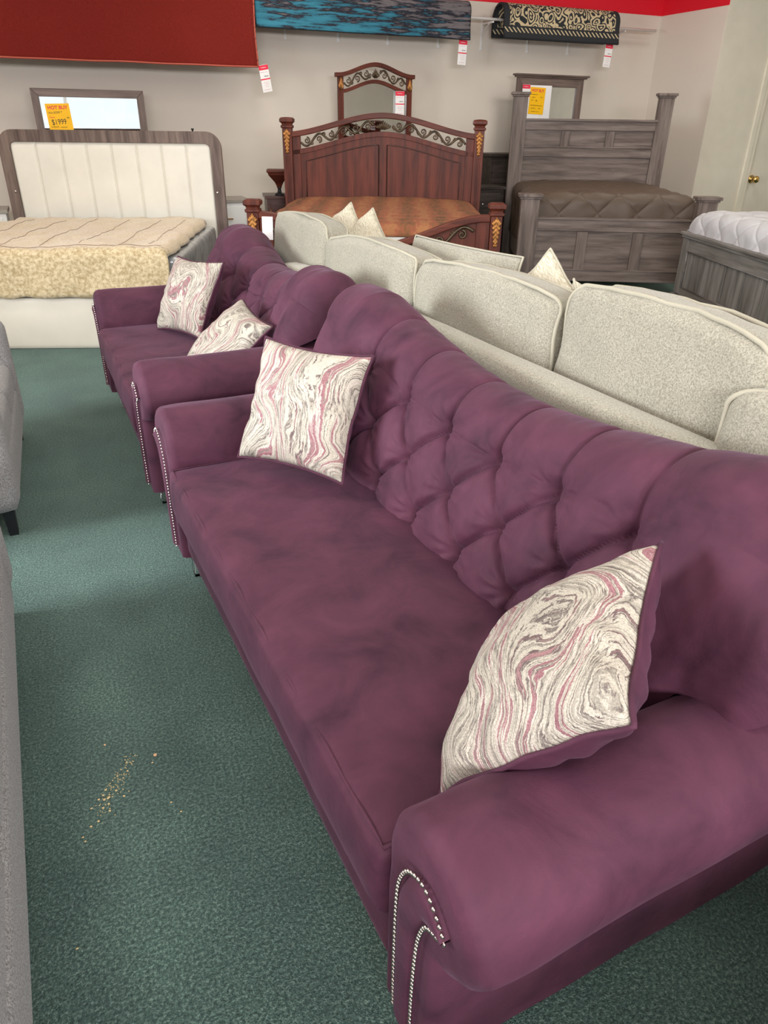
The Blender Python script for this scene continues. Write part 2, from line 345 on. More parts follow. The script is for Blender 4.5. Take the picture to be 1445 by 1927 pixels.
def glassy(name, col=(0.95, 0.97, 0.97), rough=0.03):
    m, nt, b = nodes(name)
    b.inputs['Base Color'].default_value = (*col, 1); b.inputs['Transmission Weight'].default_value = 1; b.inputs['Roughness'].default_value = rough; b.inputs['IOR'].default_value = 1.45
    return m

M['wall'] = wallmat(); M['carpet'] = carpetmat()
M['cream_wall'] = plain('cream_wall', (0.70, 0.65, 0.54), 0.7, bump=0.05, bscale=90)
M['ceiling'] = plain('ceiling_tile', (0.75, 0.73, 0.68), 0.9)
M['trimw'] = plain('trim_paint', (0.76, 0.71, 0.58), 0.45)
M['brass'] = plain('brass', (0.75, 0.50, 0.18), 0.18, metal=1)
M['velvet'] = velvet('plum_velvet', (0.032, 0.008, 0.019), (0.086, 0.025, 0.046), 0.10, (0.72, 0.48, 0.68))
M['swirl'] = swirl('swirl_jacquard')
M['silver'] = plain('nickel', (0.62, 0.58, 0.52), 0.25, metal=1)
M['acrylic'] = glassy('clear_acrylic')
M['creamf'] = fabric('cream_chenille', (0.19, 0.175, 0.135), (0.36, 0.34, 0.27), 210, sheen=0.2)
M['creamp'] = fabric('pale_cream_fringe', (0.36, 0.31, 0.22), (0.58, 0.55, 0.44), 45, (1, 6, 1), 0.5)
M['creamw'] = plain('cream_welt', (0.36, 0.335, 0.26), 0.9)
M['greyf'] = fabric('grey_fleck_fabric', (0.12, 0.117, 0.117), (0.36, 0.35, 0.345), 240, (1, 1, 1), 0.35)
M['boucle'] = fabric('charcoal_boucle', (0.03, 0.03, 0.035), (0.30, 0.30, 0.31), 130, (1, 1, 1), 0.8)
M['black'] = plain('black_plastic', (0.01, 0.01, 0.012), 0.4)
M['grey_oak_z'] = wood('grey_brown_oak_vertical', (0.085, 0.06, 0.05), (0.21, 0.155, 0.13), 'Z')
M['grey_oak_x'] = wood('grey_brown_oak', (0.085, 0.06, 0.05), (0.21, 0.155, 0.13), 'X')
M['ash_z'] = wood('ash_grey_wood_vertical', (0.085, 0.062, 0.052), (0.215, 0.170, 0.148), 'Z')
M['ash_x'] = wood('ash_grey_wood', (0.085, 0.062, 0.052), (0.215, 0.170, 0.148), 'X')
M['mah_z'] = wood('mahogany_vertical', (0.055, 0.011, 0.006), (0.135, 0.030, 0.015), 'Z', 0.5, coat=0.08)
M['mah_x'] = wood('mahogany', (0.055, 0.011, 0.006), (0.135, 0.030, 0.015), 'X', 0.5, coat=0.08)
M['mah_d'] = wood('dark_mahogany', (0.035, 0.014, 0.012), (0.085, 0.032, 0.022), 'X', 0.35, coat=0.2)
M['bronze'] = plain('dark_bronze', (0.09, 0.06, 0.035), 0.4, metal=0.5, var=0.4, vscale=30)
M['gold'] = plain('antique_gold', (0.42, 0.19, 0.055), 0.4, metal=0.5, var=0.4, vscale=40)
M['plank'] = wood('weathered_grey_planks', (0.085, 0.075, 0.066), (0.25, 0.235, 0.215), 'Z', 0.6, 0.9, (0.3, 0.68))
M['plank_x'] = wood('weathered_grey_rail', (0.085, 0.075, 0.066), (0.25, 0.235, 0.215), 'X', 0.6, 0.9, (0.3, 0.68))
M['darkw'] = wood('dark_brown_wood', (0.02, 0.015, 0.012), (0.055, 0.042, 0.035), 'X', 0.5)
M['cream_uph'] = plain('cream_leatherette', (0.74, 0.72, 0.63), 0.5, bump=0.1, bscale=120)
M['platform'] = plain('platform_cream', (0.66, 0.61, 0.51), 0.6)
M['sherpa'] = fabric('sherpa_fleece', (0.36, 0.27, 0.14), (0.62, 0.51, 0.33), 38, (1, 1, 1), 0.9, 0.3)
M['sherpat'] = fabric('sherpa_top', (0.44, 0.34, 0.21), (0.64, 0.53, 0.36), 60, (1, 2, 1), 0.4, 0.3)
M['stitch'] = plain('brown_stitch', (0.20, 0.12, 0.07), 0.9)
M['plaid'] = plaid()
M['brownq'] = plain('brown_quilt', (0.085, 0.058, 0.040), 0.55, bump=0.15, bscale=25)
M['whiteq'] = plain('pale_grey_quilt', (0.50, 0.49, 0.50), 0.7, bump=0.15, bscale=25)
M['plastic'] = plain('plastic_wrapped_mattress', (0.30, 0.31, 0.31), 0.2, spec=0.8, bump=0.5, bscale=18, var=0.3, vscale=10)
M['mirror'] = plain('mirror_glass', (0.92, 0.94, 0.94), 0.02, metal=1); 
M['redrug'] = fabric('brick_red_pile', (0.135, 0.010, 0.007), (0.175, 0.016, 0.010), 60, (3, 1, 1), 0.2, 0.05)
M['redhem'] = plain('red_hem', (0.42, 0.09, 0.06), 0.8)
M['bluerug'] = rugmat('blue_black_abstract_pile', 'blue'); M['persian'] = rugmat('black_cream_scroll_pile', 'persian')
M['blackpile'] = plain('black_rug_backing', (0.02, 0.02, 0.022), 0.95)
M['whitemetal'] = plain('white_enamel', (0.80, 0.79, 0.76), 0.4)
M['paper'] = plain('white_paper', (0.86, 0.85, 0.84), 0.7)
M['redink'] = plain('red_ink', (0.78, 0.03, 0.07), 0.6)
M['pinkink'] = plain('pale_red_ink', (0.78, 0.42, 0.44), 0.6)
M['blackink'] = plain('black_ink', (0.02, 0.02, 0.02), 0.6)
M['yellow'] = plain('orange_yellow_paper', (0.98, 0.53, 0.002), 0.6)
M['whited'] = plain('white_lacquer', (0.68, 0.69, 0.66), 0.35)
M['taupe'] = plain('taupe_top', (0.26, 0.235, 0.20), 0.4)
M['chip'] = plain('tan_leaf', (0.62, 0.38, 0.22), 0.8)
M['sandy'] = plain('sandy_crumb', (0.55, 0.42, 0.22), 0.9)
M['emit'] = None
def emitm():
    m, nt, b = nodes('lit_diffuser'); b.inputs['Emission Color'].default_value = (1, 0.95, 0.86, 1); b.inputs['Emission Strength'].default_value = 3.0; return m
M['emit'] = emitm()
M['glass'] = glassy('window_glass', (1, 1, 1), 0.0)

# ------------------------------------------------------------------ the room
def struct(name, mb, mat, **k):
    o = mb.build(name, mat, smooth=False, **k); o['kind'] = 'structure'; return o
YW, XR, YP = 9.7, 8.29, 8.48
XL, YB, XE, ZC = -4.5, -4.0, 13.0, 4.0
struct('floor', MB().box(XL, XE, YB, YW, -0.1, 0), M['carpet'])
struct('ceiling', MB().box(XL, XE, YB, YW, ZC, ZC+0.1), M['ceiling'])
struct('wall_back', MB().box(XL, XR+0.12, YW, YW+0.12, 0, ZC), M['wall'])
struct('wall_right', MB().box(XR, XR+0.12, YP, YW, 0, ZC), M['wall'])
struct('wall_partition', MB().box(XR+0.004, 9.20, YP-0.004, YP+0.12, 0, ZC).box(10.2, XE, YP-0.004, YP+0.12, 0, ZC).box(9.20, 10.2, YP-0.004, YP+0.12, 2.95, ZC), M['cream_wall'])
struct('wall_far_right', MB().box(XE, XE+0.12, YB, YP, 0, ZC), M['cream_wall'])
# left and rear walls with storefront glazing
struct('wall_left', MB().box(XL-0.12, XL, YB, 1.2, 0, ZC).box(XL-0.12, XL, 4.8, YW, 0, ZC).box(XL-0.12, XL, 1.2, 4.8, 0, 0.4).box(XL-0.12, XL, 1.2, 4.8, 3.0, ZC), M['wall'])
struct('wall_front', MB().box(XL, -4.0, YB-0.12, YB, 0, ZC).box(3.0, XE, YB-0.12, YB, 0, ZC).box(-4.0, 3.0, YB-0.12, YB, 0, 0.4).box(-4.0, 3.0, YB-0.12, YB, 3.2, ZC), M['wall'])
wn = struct('window_1', MB().box(XL-0.07, XL-0.05, 1.2, 4.8, 0.4, 3.0), M['glass'])
fr = MB()
for y in (1.2, 2.98, 4.72): fr.box(XL-0.1, XL-0.02, y, y+0.08, 0.4, 3.0)
fr.box(XL-0.1, XL-0.02, 1.2, 4.8, 0.4, 0.48).box(XL-0.1, XL-0.02, 1.2, 4.8, 2.92, 3.0)
fr.build('window_frame', M['whitemetal'], wn, smooth=False)
wn = struct('window_2', MB().box(-4.0, 3.0, YB-0.07, YB-0.05, 0.4, 3.2), M['glass'])
fr = MB()
for x in (-4.0, -1.7, 0.6, 2.92): fr.box(x, x+0.08, YB-0.1, YB-0.02, 0.4, 3.2)
fr.box(-4, 3, YB-0.1, YB-0.02, 0.4, 0.48).box(-4, 3, YB-0.1, YB-0.02, 3.12, 3.2)
fr.build('window_frame', M['whitemetal'], wn, smooth=False)
d = struct('door_1', MB().box(9.28, 10.12, YP+0.02, YP+0.06, 0.01, 2.88), M['cream_wall'])
kn = MB(); kn.lathe([(0.034, 0), (0.034, 0.008), (0.013, 0.012), (0.012, 0.035), (0.026, 0.045), (0.031, 0.058), (0.027, 0.072), (0.012, 0.08)], n=20, M=Matrix.Translation((9.37, YP+0.02, 0.99)) @ Matrix.Rotation(R(90), 4, 'X') @ Matrix.Scale(1.6, 4))
kn.build('door_knob', M['brass'], d)
tr = MB()
tr.box(9.14, 9.215, YP-0.030, YP+0.02, 0, 2.96).box(9.225, 9.285, YP-0.016, YP+0.06, 0, 2.90)
tr.box(10.12, 10.26, YP-0.028, YP+0.06, 0, 2.96).box(9.14, 10.26, YP-0.028, YP+0.06, 2.88, 3.0)
struct('trim_1', tr, M['trimw'], bevel=0.004)
struct('baseboard_back', MB().box(XL, XR, YW-0.012, YW, 0, 0.09), M['trimw'])
# ceiling troffers
for i, (lx, ly) in enumerate(((-1.6, 1.4), (-1.6, 4.4), (-1.6, 7.4), (2.4, -0.6), (2.4, 2.4), (2.4, 5.4), (2.4, 8.0), (6.6, 1.0), (6.6, 4.0), (6.6, 6.9))):
    if i == 0:
        t0 = thing('ceiling_light', 'square lit ceiling troffer above the nearest grey sofa', 'ceiling light', (lx, ly, 3.96), 0, 'ceiling troffers')
        f = MB(); f.box(-.62, .62, -.62, -.57, 0, .04).box(-.62, .62, .57, .62, 0, .04).box(-.62, -.57, -.57, .57, 0, .04).box(.57, .62, -.57, .57, 0, .04)
        f.build('frame', M['whitemetal'], t0, smooth=False); MB().box(-.57, .57, -.57, .57, .01, .03).build('diffuser', M['emit'], t0, smooth=False)
    else:
        c = copy_tree(t0); c.location = (lx, ly, 3.96)
        c['label'] = 'square lit ceiling troffer above ' + ['', 'the aisle between the grey sofas', 'the cream headboard bed', 'the storefront windows behind the camera', 'the near end of the cream sofa', 'the carved mahogany bed foot', 'the arched mirror', 'the open carpet right of the cream sofa', 'the weathered plank bed', 'the ash grey poster bed'][i]

# ------------------------------------------------------------------ tufted plum sofas
YAW = R(3.8314)
U = Vector((-math.sin(YAW), math.cos(YAW), 0)); V = Vector((math.cos(YAW), math.sin(YAW), 0))
def uvw(v, u, z=0): return V*v+U*u+Vector((0, 0, z))

def tufted_sofa(L, name, label, cat, nb, lower=0.0):
    # local: x = depth (0 front .. .95 rear), y = length (0..L), z up
    t = thing(name, label, cat)
    AW = 0.145                                         # arm thickness at the seat
    mv = M['velvet']
    # base / front rail
    b = MB(); b.rbox((0.475, L/2, 0.235), (0.455, L/2-0.03, 0.105), 0.02, 8)
    b.build('frame', mv, t)
    # seat cushion
    sy = (L-2*AW)/2
    def crown(p, q):
        x = p.x; y = p.y
        if q.z > 0.5: p.z += 0.018*(1-(x/0.33)**2)*(1-(y/sy)**4) + 0.006*nz(x*5, y*5, 3)
        if q.x < -0.9: p.x -= 0.012*(1-q.z*q.z) + 0.004*nz(p.y*7, p.z*5, 1)
        return p
    s = MB(); s.rbox((0.325, L/2, 0.405), (0.335, sy+0.004, 0.095), 0.022, 30, crown, power=0.9)
    so = s.build('seat_cushion', mv, t)
    wl = MB()
    x0, x1 = -0.002, 0.60
    loop = [(x1, L/2-sy+0.006, 0.496)]+[(x0+0.004, L/2-sy+0.012+(2*sy-0.024)*k/40, 0.494+0.003*math.sin(k*1.3)) for k in range(41)]+[(x1, L/2+sy-0.006, 0.496)]
    wl.tube(loop, 0.0048, 6)
    wl.tube([(x0-0.002, L/2-sy+0.01+(2*sy-0.02)*k/40, 0.322) for k in range(41)], 0.0045, 6)
    wl.build('welt', mv, so)
    # back
    half = L/2+(0.10 if nb == 6 else 0.06); A = 0.029; p = 0.258; smax = (nb-1)/2*p; ph = 0.5 if nb % 2 == 0 else 0.0
    def ztop(s):
        q = min(1, abs(s)/(smax+0.19))
        return 0.920+0.132*q**1.8-lower-(0.035*sm(-s, 0.1, 0.5) if nb == 4 else 0)
    def profile(s, t_):
        zt = ztop(s); over = sm(abs(s), L/2-AW-0.04, L/2-AW+0.05)
        zb = 0.43+(0.66-0.43)*over
        xb = 0.585+0.05*over
        r = 0.125
        a = Vector((xb, zb)); bq = Vector((0.7212, zt-0.1076)); c = Vector((0.845, zt-r))
        l1 = (bq-a).length; l2 = PI*r*0.95; l3 = zt-r-0.20
        tot = l1+l2+l3*0.5; d_ = t_*tot
        if d_ < l1:
            f = d_/l1; q = a.lerp(bq, f); q.x -= 0.028*math.sin(PI*f)
        elif d_ < l1+l2:
            an = R(172)-(d_-l1)/l2*R(172); q = c+Vector((math.cos(an)*r, math.sin(an)*r))
        else:
            f = (d_-l1-l2)/(l3*0.5); q = Vector((c.x+r-0.03*f, (zt-r)*(1-f)+(0.16+0.3*over)*f))
        return q, d_/tot, l1/tot, (l1+l2)/tot, d_, 0.395+0.45*(zt-0.914)
    def surf(u_, v_):
        s = (u_*2-1)*half
        q, f, f1, f2, wd, w1 = profile(s, v_)
        q2, *_ = profile(s, min(1, v_+0.004)); q1, *_ = profile(s, max(0, v_-0.004))
        tg = (q2-q1).normalized(); nrm = Vector((-tg.y, tg.x))
        # tuft height
        qq = max(-2.0, min(0.0, (wd-w1)/0.14))
        a_ = s/p+ph+qq/2; b_ = s/p+ph-qq/2
        hh = math.sqrt(abs(math.sin(PI*a_)*math.sin(PI*b_)))
        hh = hh**0.75
        # outside the last column the stuffing is one plump mass
        out = sm(abs(s), smax+0.01, smax+0.12)
        hh = hh*(1-out)+out*0.95
        fade = 1-0.75*sm(f, f1-0.02, f1+0.16)-0.25*sm(f, f1+0.12, f2-0.05)
        h = A*(hh*fade+(1-fade)*0.75)
        da = abs(a_-round(a_)); db = abs(b_-round(b_))
        if abs(qq) < 0.001 or qq < -1.999: da = db = min(da, db); sc_ = p
        else: sc_ = 0.19
        topf = 1-sm(f, f1+0.10, f2+0.02)
        cw = 0.0075
        wav_ = 0.5+0.5*abs(math.sin(q.y*9+s*4))
        cr_ = max(math.exp(-(da*sc_/cw)**2), math.exp(-(db*sc_/cw)**2)*(0.55 if sc_ != p else 1))
        h -= 0.020*cr_*(1-out)*topf*wav_
        # buttons pulled deep
        for row, off in ((0, 0), (1, 0.5), (2, 0)):
            k = round(s/p+ph-off)+off-ph; sb = k*p
            if abs(sb) <= smax+0.02 and wd < w1+0.2:
                dz_ = wd-(w1-0.14*row)
                dd = math.hypot(s-sb, dz_)
                h -= 0.024*math.exp(-(dd/0.028)**2)
                an = math.atan2(dz_, s-sb)
                h += 0.0040*math.sin(an*9+row*4+k*5+2*math.sin(an*2))*math.exp(-((dd-0.055)/0.04)**2)
        h += 0.0035*nz(s*9, q.y*9, v_*4)+0.0018*nz(s*26+q.y*18, q.y*20-s*14, 2)
        pt = q+nrm*h
        # rounded ends
        e = max(0, (abs(s)-(half-0.11))/0.11); k = math.sqrt(max(0, 1-e*e))
        cen = Vector((0.82, ztop(s)-0.20))
        kk = 0.04+0.96*k
        pt = cen+(pt-cen)*Vector((kk, 0)).x if e > 0 else pt
        yy = s
        return (pt.x, L/2+yy, pt.y)
    bk = MB(); bk.grid(surf, int(half*2*165)+1, 150, caps=False)
    bk.build('tufted_back', mv, t)
    # buttons
    for row, off in ((0, 0), (1, 0.5), (2, 0)):
        kk = -smax/p if off == 0 else -smax/p-0.5
        while kk <= smax/p+0.51:
            sb = kk*p
            if abs(sb) <= smax+0.02:
                best = None
                for i in range(120):
                    _, _, _, _, wd, w1 = profile(sb, i/240)
                    e_ = abs(wd-(w1-0.14*row))
                    if best is None or e_ < best[0]: best = (e_, surf((sb/half+1)/2, i/240))
                bb = MB(); bb.rbox((0, 0, 0), (0.004, 0.008, 0.008), 0.0039, 3)
                o = bb.build('button', mv, t); o.location = (best[1][0]-0.001, best[1][1], best[1][2])
            kk += 1
    # arms
    prof = [(0.0, 0.11), (0.0, 0.30), (0.0, 0.46), (0.0, 0.53), (0.008, 0.585), (0.032, 0.635), (0.07, 0.668), (0.118, 0.684), (0.17, 0.680), (0.222, 0.660), (0.262, 0.622), (0.282, 0.575), (0.280, 0.525), (0.262, 0.487), (0.232, 0.466), (0.20, 0.458), (0.182, 0.445), (0.176, 0.41), (0.174, 0.28), (0.174, 0.11)]
    # resample smoothly
    def rs(pr, n):
        out = []; seg = len(pr)-1
        for k in range(n):
            x = k/(n-1)*seg; i = min(int(x), seg-1); f = x-i
            P0 = pr[max(i-1, 0)]; P1 = pr[i]; P2 = pr[i+1]; P3 = pr[min(i+2, seg)]
            out.append(tuple(0.5*((2*P1[j])+(-P0[j]+P2[j])*f+(2*P0[j]-5*P1[j]+4*P2[j]-P3[j])*f*f+(-P0[j]+3*P1[j]-3*P2[j]+P3[j])*f**3) for j in range(2)))
        return out
    pr = rs(prof, 64)
    for side in (0, 1):
        def yy(w): return (AW-w) if side == 0 else (L-AW+w)
        def armf(u_, v_):
            w_, z_ = pr[min(63, int(round(u_*63)))]
            # v_: 0 centre of front face -> rounded edge -> rear
            cx, cz = 0.085, min(z_, 0.60)
            cz = 0.56 if z_ > 0.47 else z_
            if z_ > 0.47: cx = 0.12
            if v_ < 0.22:
                a_ = v_/0.22*PI/2; ed = 0.028
                k = 1-ed/0.10*(1-math.sin(a_)) if v_ > 0 else 0.72
                x_ = ed*(1-math.cos(a_))*0 + ed*(1-math.sin(a_))*0
                k = 0.74+0.26*math.sin(a_); x_ = 0.030*(1-math.sin(a_)**0.0001)
                x_ = 0.032*(1-math.cos(a_*1.0))
                pleat = 0.0
            else:
                k = 1; f = (v_-0.22)/0.78; x_ = 0.032+f*(0.93-0.032)
            if z_ > 0.5 and v_ > 0.10:
                d0 = (x_-0.02)
                k *= 1+0.03*math.exp(-((x_-0.10)/0.09)**2)
                k += 0.016*math.sin(w_*85+z_*50+x_*20)*math.exp(-((d0-0.02)/0.065)**2)
            ww = cx+(w_-cx)*k; zz = cz+(z_-cz)*k if z_ > 0.47 else z_
            ww += 0.004*nz(x_*6, w_*9, z_*5+side)
            zz += 0.004*nz(x_*5+9, w_*7, z_*5) if z_ > 0.47 else 0
            return (x_, yy(ww), zz)
        a = MB(); a.grid(armf, 64, 70)
        # close the front
        front = [armf(i/63, 0) for i in range(64)]
        n0 = len(a.v); a.add(front+[(0.0, yy(0.085), 0.40)], [])
        a.add(front, [tuple(range(64))])
        ao = a.build('arm', mv, t)
        # raised front facing, ending in a curled tip
        out = [(0.062, 0.14), (0.062, 0.30), (0.064, 0.44), (0.072, 0.52), (0.095, 0.575), (0.125, 0.600), (0.155, 0.606), (0.185, 0.590), (0.212, 0.563)]
        inn = [(0.128, 0.14), (0.128, 0.25), (0.131, 0.36), (0.137, 0.44), (0.147, 0.49), (0.160, 0.522), (0.176, 0.535), (0.195, 0.545), (0.214, 0.560)]
        o_, i_ = rs(out, 60), rs(inn, 60)
        fp = MB()
        def fpf(u_, v_):
            k = min(59, int(round(v_*59))); w0, z0 = o_[k]; w1, z1 = i_[k]
            x = -0.008-0.010*math.sin(PI*u_)**0.5 if u_ not in (0, 1) else 0.012
            return (x, yy(w0+(w1-w0)*u_), z0+(z1-z0)*u_)
        fp.grid(fpf, 7, 60)
        fo = fp.build('arm_facing', mv, ao)
        nl = MB()
        for cv in (o_, i_):
            pts = [Vector((0, c[0], c[1])) for c in cv]
            dist = 0; nxt = 0
            for k in range(1, len(pts)):
                dist += (pts[k]-pts[k-1]).length
                if dist >= nxt:
                    nxt += 0.0118; q = pts[k]
                    nl.lathe([(0.0054, 0.0), (0.0048, 0.002), (0.0028, 0.0038), (0.0006, 0.0045)], n=8, M=Matrix.Translation((-0.009, yy(q.y), q.z)) @ Matrix.Rotation(R(-90), 4, 'Y'))
        # dense sampling for even spacing
        nl = MB()
        for cv in (rs(out, 600), rs(inn, 600)):
            acc = 0; last = cv[0]; nxt = 0.0
            for c in cv:
                acc += math.hypot(c[0]-last[0], c[1]-last[1]); last = c
                if acc >= nxt:
                    nxt += 0.0125
                    nl.lathe([(0.0052, 0.0), (0.0047, 0.002), (0.0028, 0.0038), (0.0006, 0.0045)], n=8, M=Matrix.Translation((-0.010, yy(c[0]), c[1])) @ Matrix.Rotation(R(-90), 4, 'Y'))
        no = nl.build('nailhead_trim', M['silver'], fo); no['label'] = 'row of silver nailheads edging the arm front'
    # legs: slanted clear blades
    for x, y, dx in ((0.07, 0.10, 1), (0.07, L-0.10, 1), (0.88, 0.10, -1), (0.88, L-0.10, -1)):
        g = MB()
        vs = []
        for z, w_, off in ((0.132, 0.045, 0), (0.0, 0.022, -0.02)):
            for (a_, b_) in ((-1, -1), (1, -1), (1, 1), (-1, 1)):
                vs.append((x+a_*w_*0.55+off*dx, y+b_*w_, z))
        g.add(vs, [(0, 1, 2, 3), (4, 7, 6, 5), (0, 4, 5, 1), (1, 5, 6, 2), (2, 6, 7, 3), (3, 7, 4, 0)])
        lo = g.build('leg', M['acrylic'], t, smooth=False, bevel=0.003); lo['label'] = 'clear slanted leg'
    return t
S0 = tufted_sofa(2.04, 'tufted_sofa', 'long plum velvet sofa with button tufted back, nearest the camera', 'sofa', 6)
S0.location = uvw(0.38, 0.58); S0.rotation_euler = (0, 0, YAW)
S1 = tufted_sofa(1.62, 'tufted_loveseat', 'shorter plum velvet loveseat behind the long plum sofa', 'loveseat', 4, 0.062)
S1.location = uvw(0.385, 3.12); S1.rotation_euler = (0, 0, YAW-R(1.3)); S1.scale = (1.09, 1.02, 1.05)

# unseen matching armchair, added to block low rear light from floor and near arm
S2 = tufted_sofa(0.98, 'tufted_light_blocker', 'unseen plum velvet armchair added to shade the floor and near arm of the long sofa', 'armchair', 2, 0.10)
S2.location = uvw(0.38, -1.22); S2.rotation_euler = (0, 0, YAW)

# ------------------------------------------------------------------ throw pillows
def knife_pillow(name, S, T, label, pinch=0.09, seed=0, mats=None, pipe_mat=None, n=44):
    mats = mats or [M['swirl'], M['velvet']]
    def outline(a, b):
        x = a*S/2*(1-pinch*(1-b*b)); y = b*S/2*(1-pinch*(1-a*a))
        return x, y
    def f(sign):
        def g(u_, v_):
            a = u_*2-1; b = v_*2-1
            a = math.sin(a*PI/2)*0.35+a*0.65; b = math.sin(b*PI/2)*0.35+b*0.65
            x, y = outline(a, b)
            tt = ((1-a*a)*(1-b*b))
            z = sign*T/2*(max(0, tt)**0.42)
            ed = 1-max(abs(a), abs(b))
            z += sign*0.006*nz(a*3+seed, b*3, 1)*min(1, tt*6)
            r_ = math.atan2(b, a)
            z += 0.005*math.sin(r_*17+seed)*math.exp(-((ed-0.10)/0.09)**2)*min(1, tt*20)
            # soft wave along the seam
            if ed < 0.5: z += (0.5-ed)*0.022*nz(a*2.1+seed*3, b*2.1, 5)
            return (x, y, z)
        return g
    m = MB(); m.grid(f(1), n, n, mi=0); m.grid(f(-1), n, n, mi=1, flip=True)
    me_o = m.build(name, mats)
    g = f(1); lp = []
    for k in range(n-1): lp.append(g(k/(n-1), 0))
    for k in range(n-1): lp.append(g(1, k/(n-1)))
    for k in range(n-1): lp.append(g(1-k/(n-1), 1))
    for k in range(n-1): lp.append(g(0, 1-k/(n-1)))
    lp = [Vector((q[0]*1.012, q[1]*1.012, q[2])) for q in lp]
    # weld the two halves
    bm = bmesh.new(); bm.from_mesh(me_o.data); bmesh.ops.remove_doubles(bm, verts=bm.verts, dist=0.0004); bmesh.ops.recalc_face_normals(bm, faces=bm.faces); bm.to_mesh(me_o.data); bm.free()
    MB().tube(lp, 0.0048, 6, closed=True).build('piping', pipe_mat or M['velvet'], me_o)
    return me_o
def place_axes(o, c, ex, ey):
    ex = (V*ex[0]+U*ex[1]+Vector((0, 0, ex[2]))).normalized(); ey = V*ey[0]+U*ey[1]+Vector((0, 0, ey[2]))
    ey = (ey-ex*ey.dot(ex)).normalized(); ez = ex.cross(ey)
    m = Matrix((ex, ey, ez)).transposed().to_4x4(); m.translation = uvw(*c); o.matrix_world = m
    return o
GP = 'swirl patterned throw pillows on the plum sofas'
pl = knife_pillow('throw_pillow', 0.435, 0.21, '')
specs = [
 ((0.742, 0.768, 0.745), (0.351, -0.563, 0.748), (0.748, 0.649, 0.138), 'cream and rose swirl pillow leaning in the near arm corner of the long plum sofa'),
 ((0.812, 2.225, 0.752), (0.576, -0.818, -0.01), (0.389, 0.263, 0.883), 'cream and rose swirl pillow standing against the far arm of the long plum sofa'),
 ((0.885, 4.227, 0.745), (0.362, -0.931, 0.043), (0.444, 0.213, 0.871), 'swirl pillow standing upright at the far end of the plum loveseat'),
 ((0.886, 3.478, 0.654), (0.024, -0.994, -0.104), (0.747, -0.052, 0.663), 'swirl pillow half hidden behind the near arm of the plum loveseat'),
]
for i, (c, ex, ey, lab) in enumerate(specs):
    o = pl if i == 0 else knife_pillow('throw_pillow', 0.435, 0.19, '', seed=i*2.3)
    place_axes(o, c, ex, ey); tag(o, lab, 'pillow', GP)

# ------------------------------------------------------------------ cream sofa behind
VC, U0, UL = 1.41, -0.9, 5.95       # rear face of the frame, length range
cs = thing('cream_sofa', 'long cream chenille sofa standing back to back with the plum sofas', 'sofa', uvw(VC, U0), YAW)
LC = UL-0.9
def soft(p, q):
    p.z += 0.006*nz(p.x*3, p.y*3, 1); return p
MB().rbox((0.065, LC/2, 0.485), (0.065, LC/2, 0.44), 0.045, 18, soft, power=0.9).build('back_frame', M['creamf'], cs)
MB().rbox((0.50, LC/2, 0.22), (0.42, LC/2-0.02, 0.12), 0.03, 10).build('base', M['creamf'], cs)
for yy0 in (0.10, LC-0.10):
    MB().rbox((0.52, yy0, 0.36), (0.44, 0.10, 0.27), 0.05, 8).build('arm', M['creamf'], cs)
for k in range(4):
    MB().rbox((0.58, 0.2+(k+0.5)*(LC-0.4)/4, 0.41), (0.36, (LC-0.4)/8, 0.09), 0.04, 10).build('seat_cushion', M['creamf'], cs)
for (x, y) in ((0.08, 0.1), (0.08, LC-0.1), (0.9, 0.1), (0.9, LC-0.1)):
    MB().box(x-0.03, x+0.03, y-0.03, y+0.03, 0, 0.11).build('foot', M['black'], cs, smooth=False)
def box_cushion(name, W, H, T, seed, sag=0.02):
    # local x = thickness, y = width, z = height
    def fn(p, q):
        fy, fz = p.y/(W/2), p.z/(H/2)
        bul = max(0, (1-fy*fy)*(1-fz*fz))**0.6
        p.x += math.copysign(0.035*bul, p.x)*min(1, abs(p.x)/(T*0.3))
        # corners droop, top edge waves
        if fz > 0: p.z -= 0.030*abs(fy)**3*fz - 0.010*nz(fy*3+seed, fz*2, 1)*fz
        p.z += 0.014*fz*(1-fy*fy)
        p.x += 0.010*nz(fy*2+seed, fz*2, 3)
        ed = 1-max(abs(fy), abs(fz))
        p.x += math.copysign(1, p.x)*0.004*math.sin(fy*23+seed*2)*math.exp(-((ed-0.1)/0.10)**2)*(1 if fz > 0.4 else 0)
        return p
    m = MB(); m.rbox((0, 0, 0), (T/2, W/2, H/2), 0.05, 30, fn, power=0.85)
    o = m.build(name, M['creamf'])
    wl = MB()
    for sx in (-1, 1):
        lp = []; r = 0.055
        pts = []
        hw, hh = W/2-0.004, H/2-0.004
        for cx, cz, a0 in ((hw-r, hh-r, 0), (-hw+r, hh-r, 90), (-hw+r, -hh+r, 180), (hw-r, -hh+r, 270)):
            for k in range(7):
                a = R(a0+k*15); pts.append((cx+r*math.cos(a), cz+r*math.sin(a)))
        full = []
        for k in range(len(pts)):
            a = pts[k]; b = pts[(k+1) % len(pts)]; n_ = 12 if math.dist(a, b) > 0.1 else 1
            for j in range(n_): full.append((a[0]+(b[0]-a[0])*j/n_, a[1]+(b[1]-a[1])*j/n_))
        for k, (y, z) in enumerate(full):
            p = fn(Vector((sx*(T/2-0.022), y, z)), Vector((sx, 0, 0)))
            p.x += 0.007*math.sin(k*0.7+seed*3)*(1 if z > 0 else 0.3); p.z += 0.004*math.sin(k*0.55+seed)
            lp.append(p)
        wl.tube(lp, 0.0075, 6, closed=True)
    wl.build('welt', M['creamw'], o)
    return o
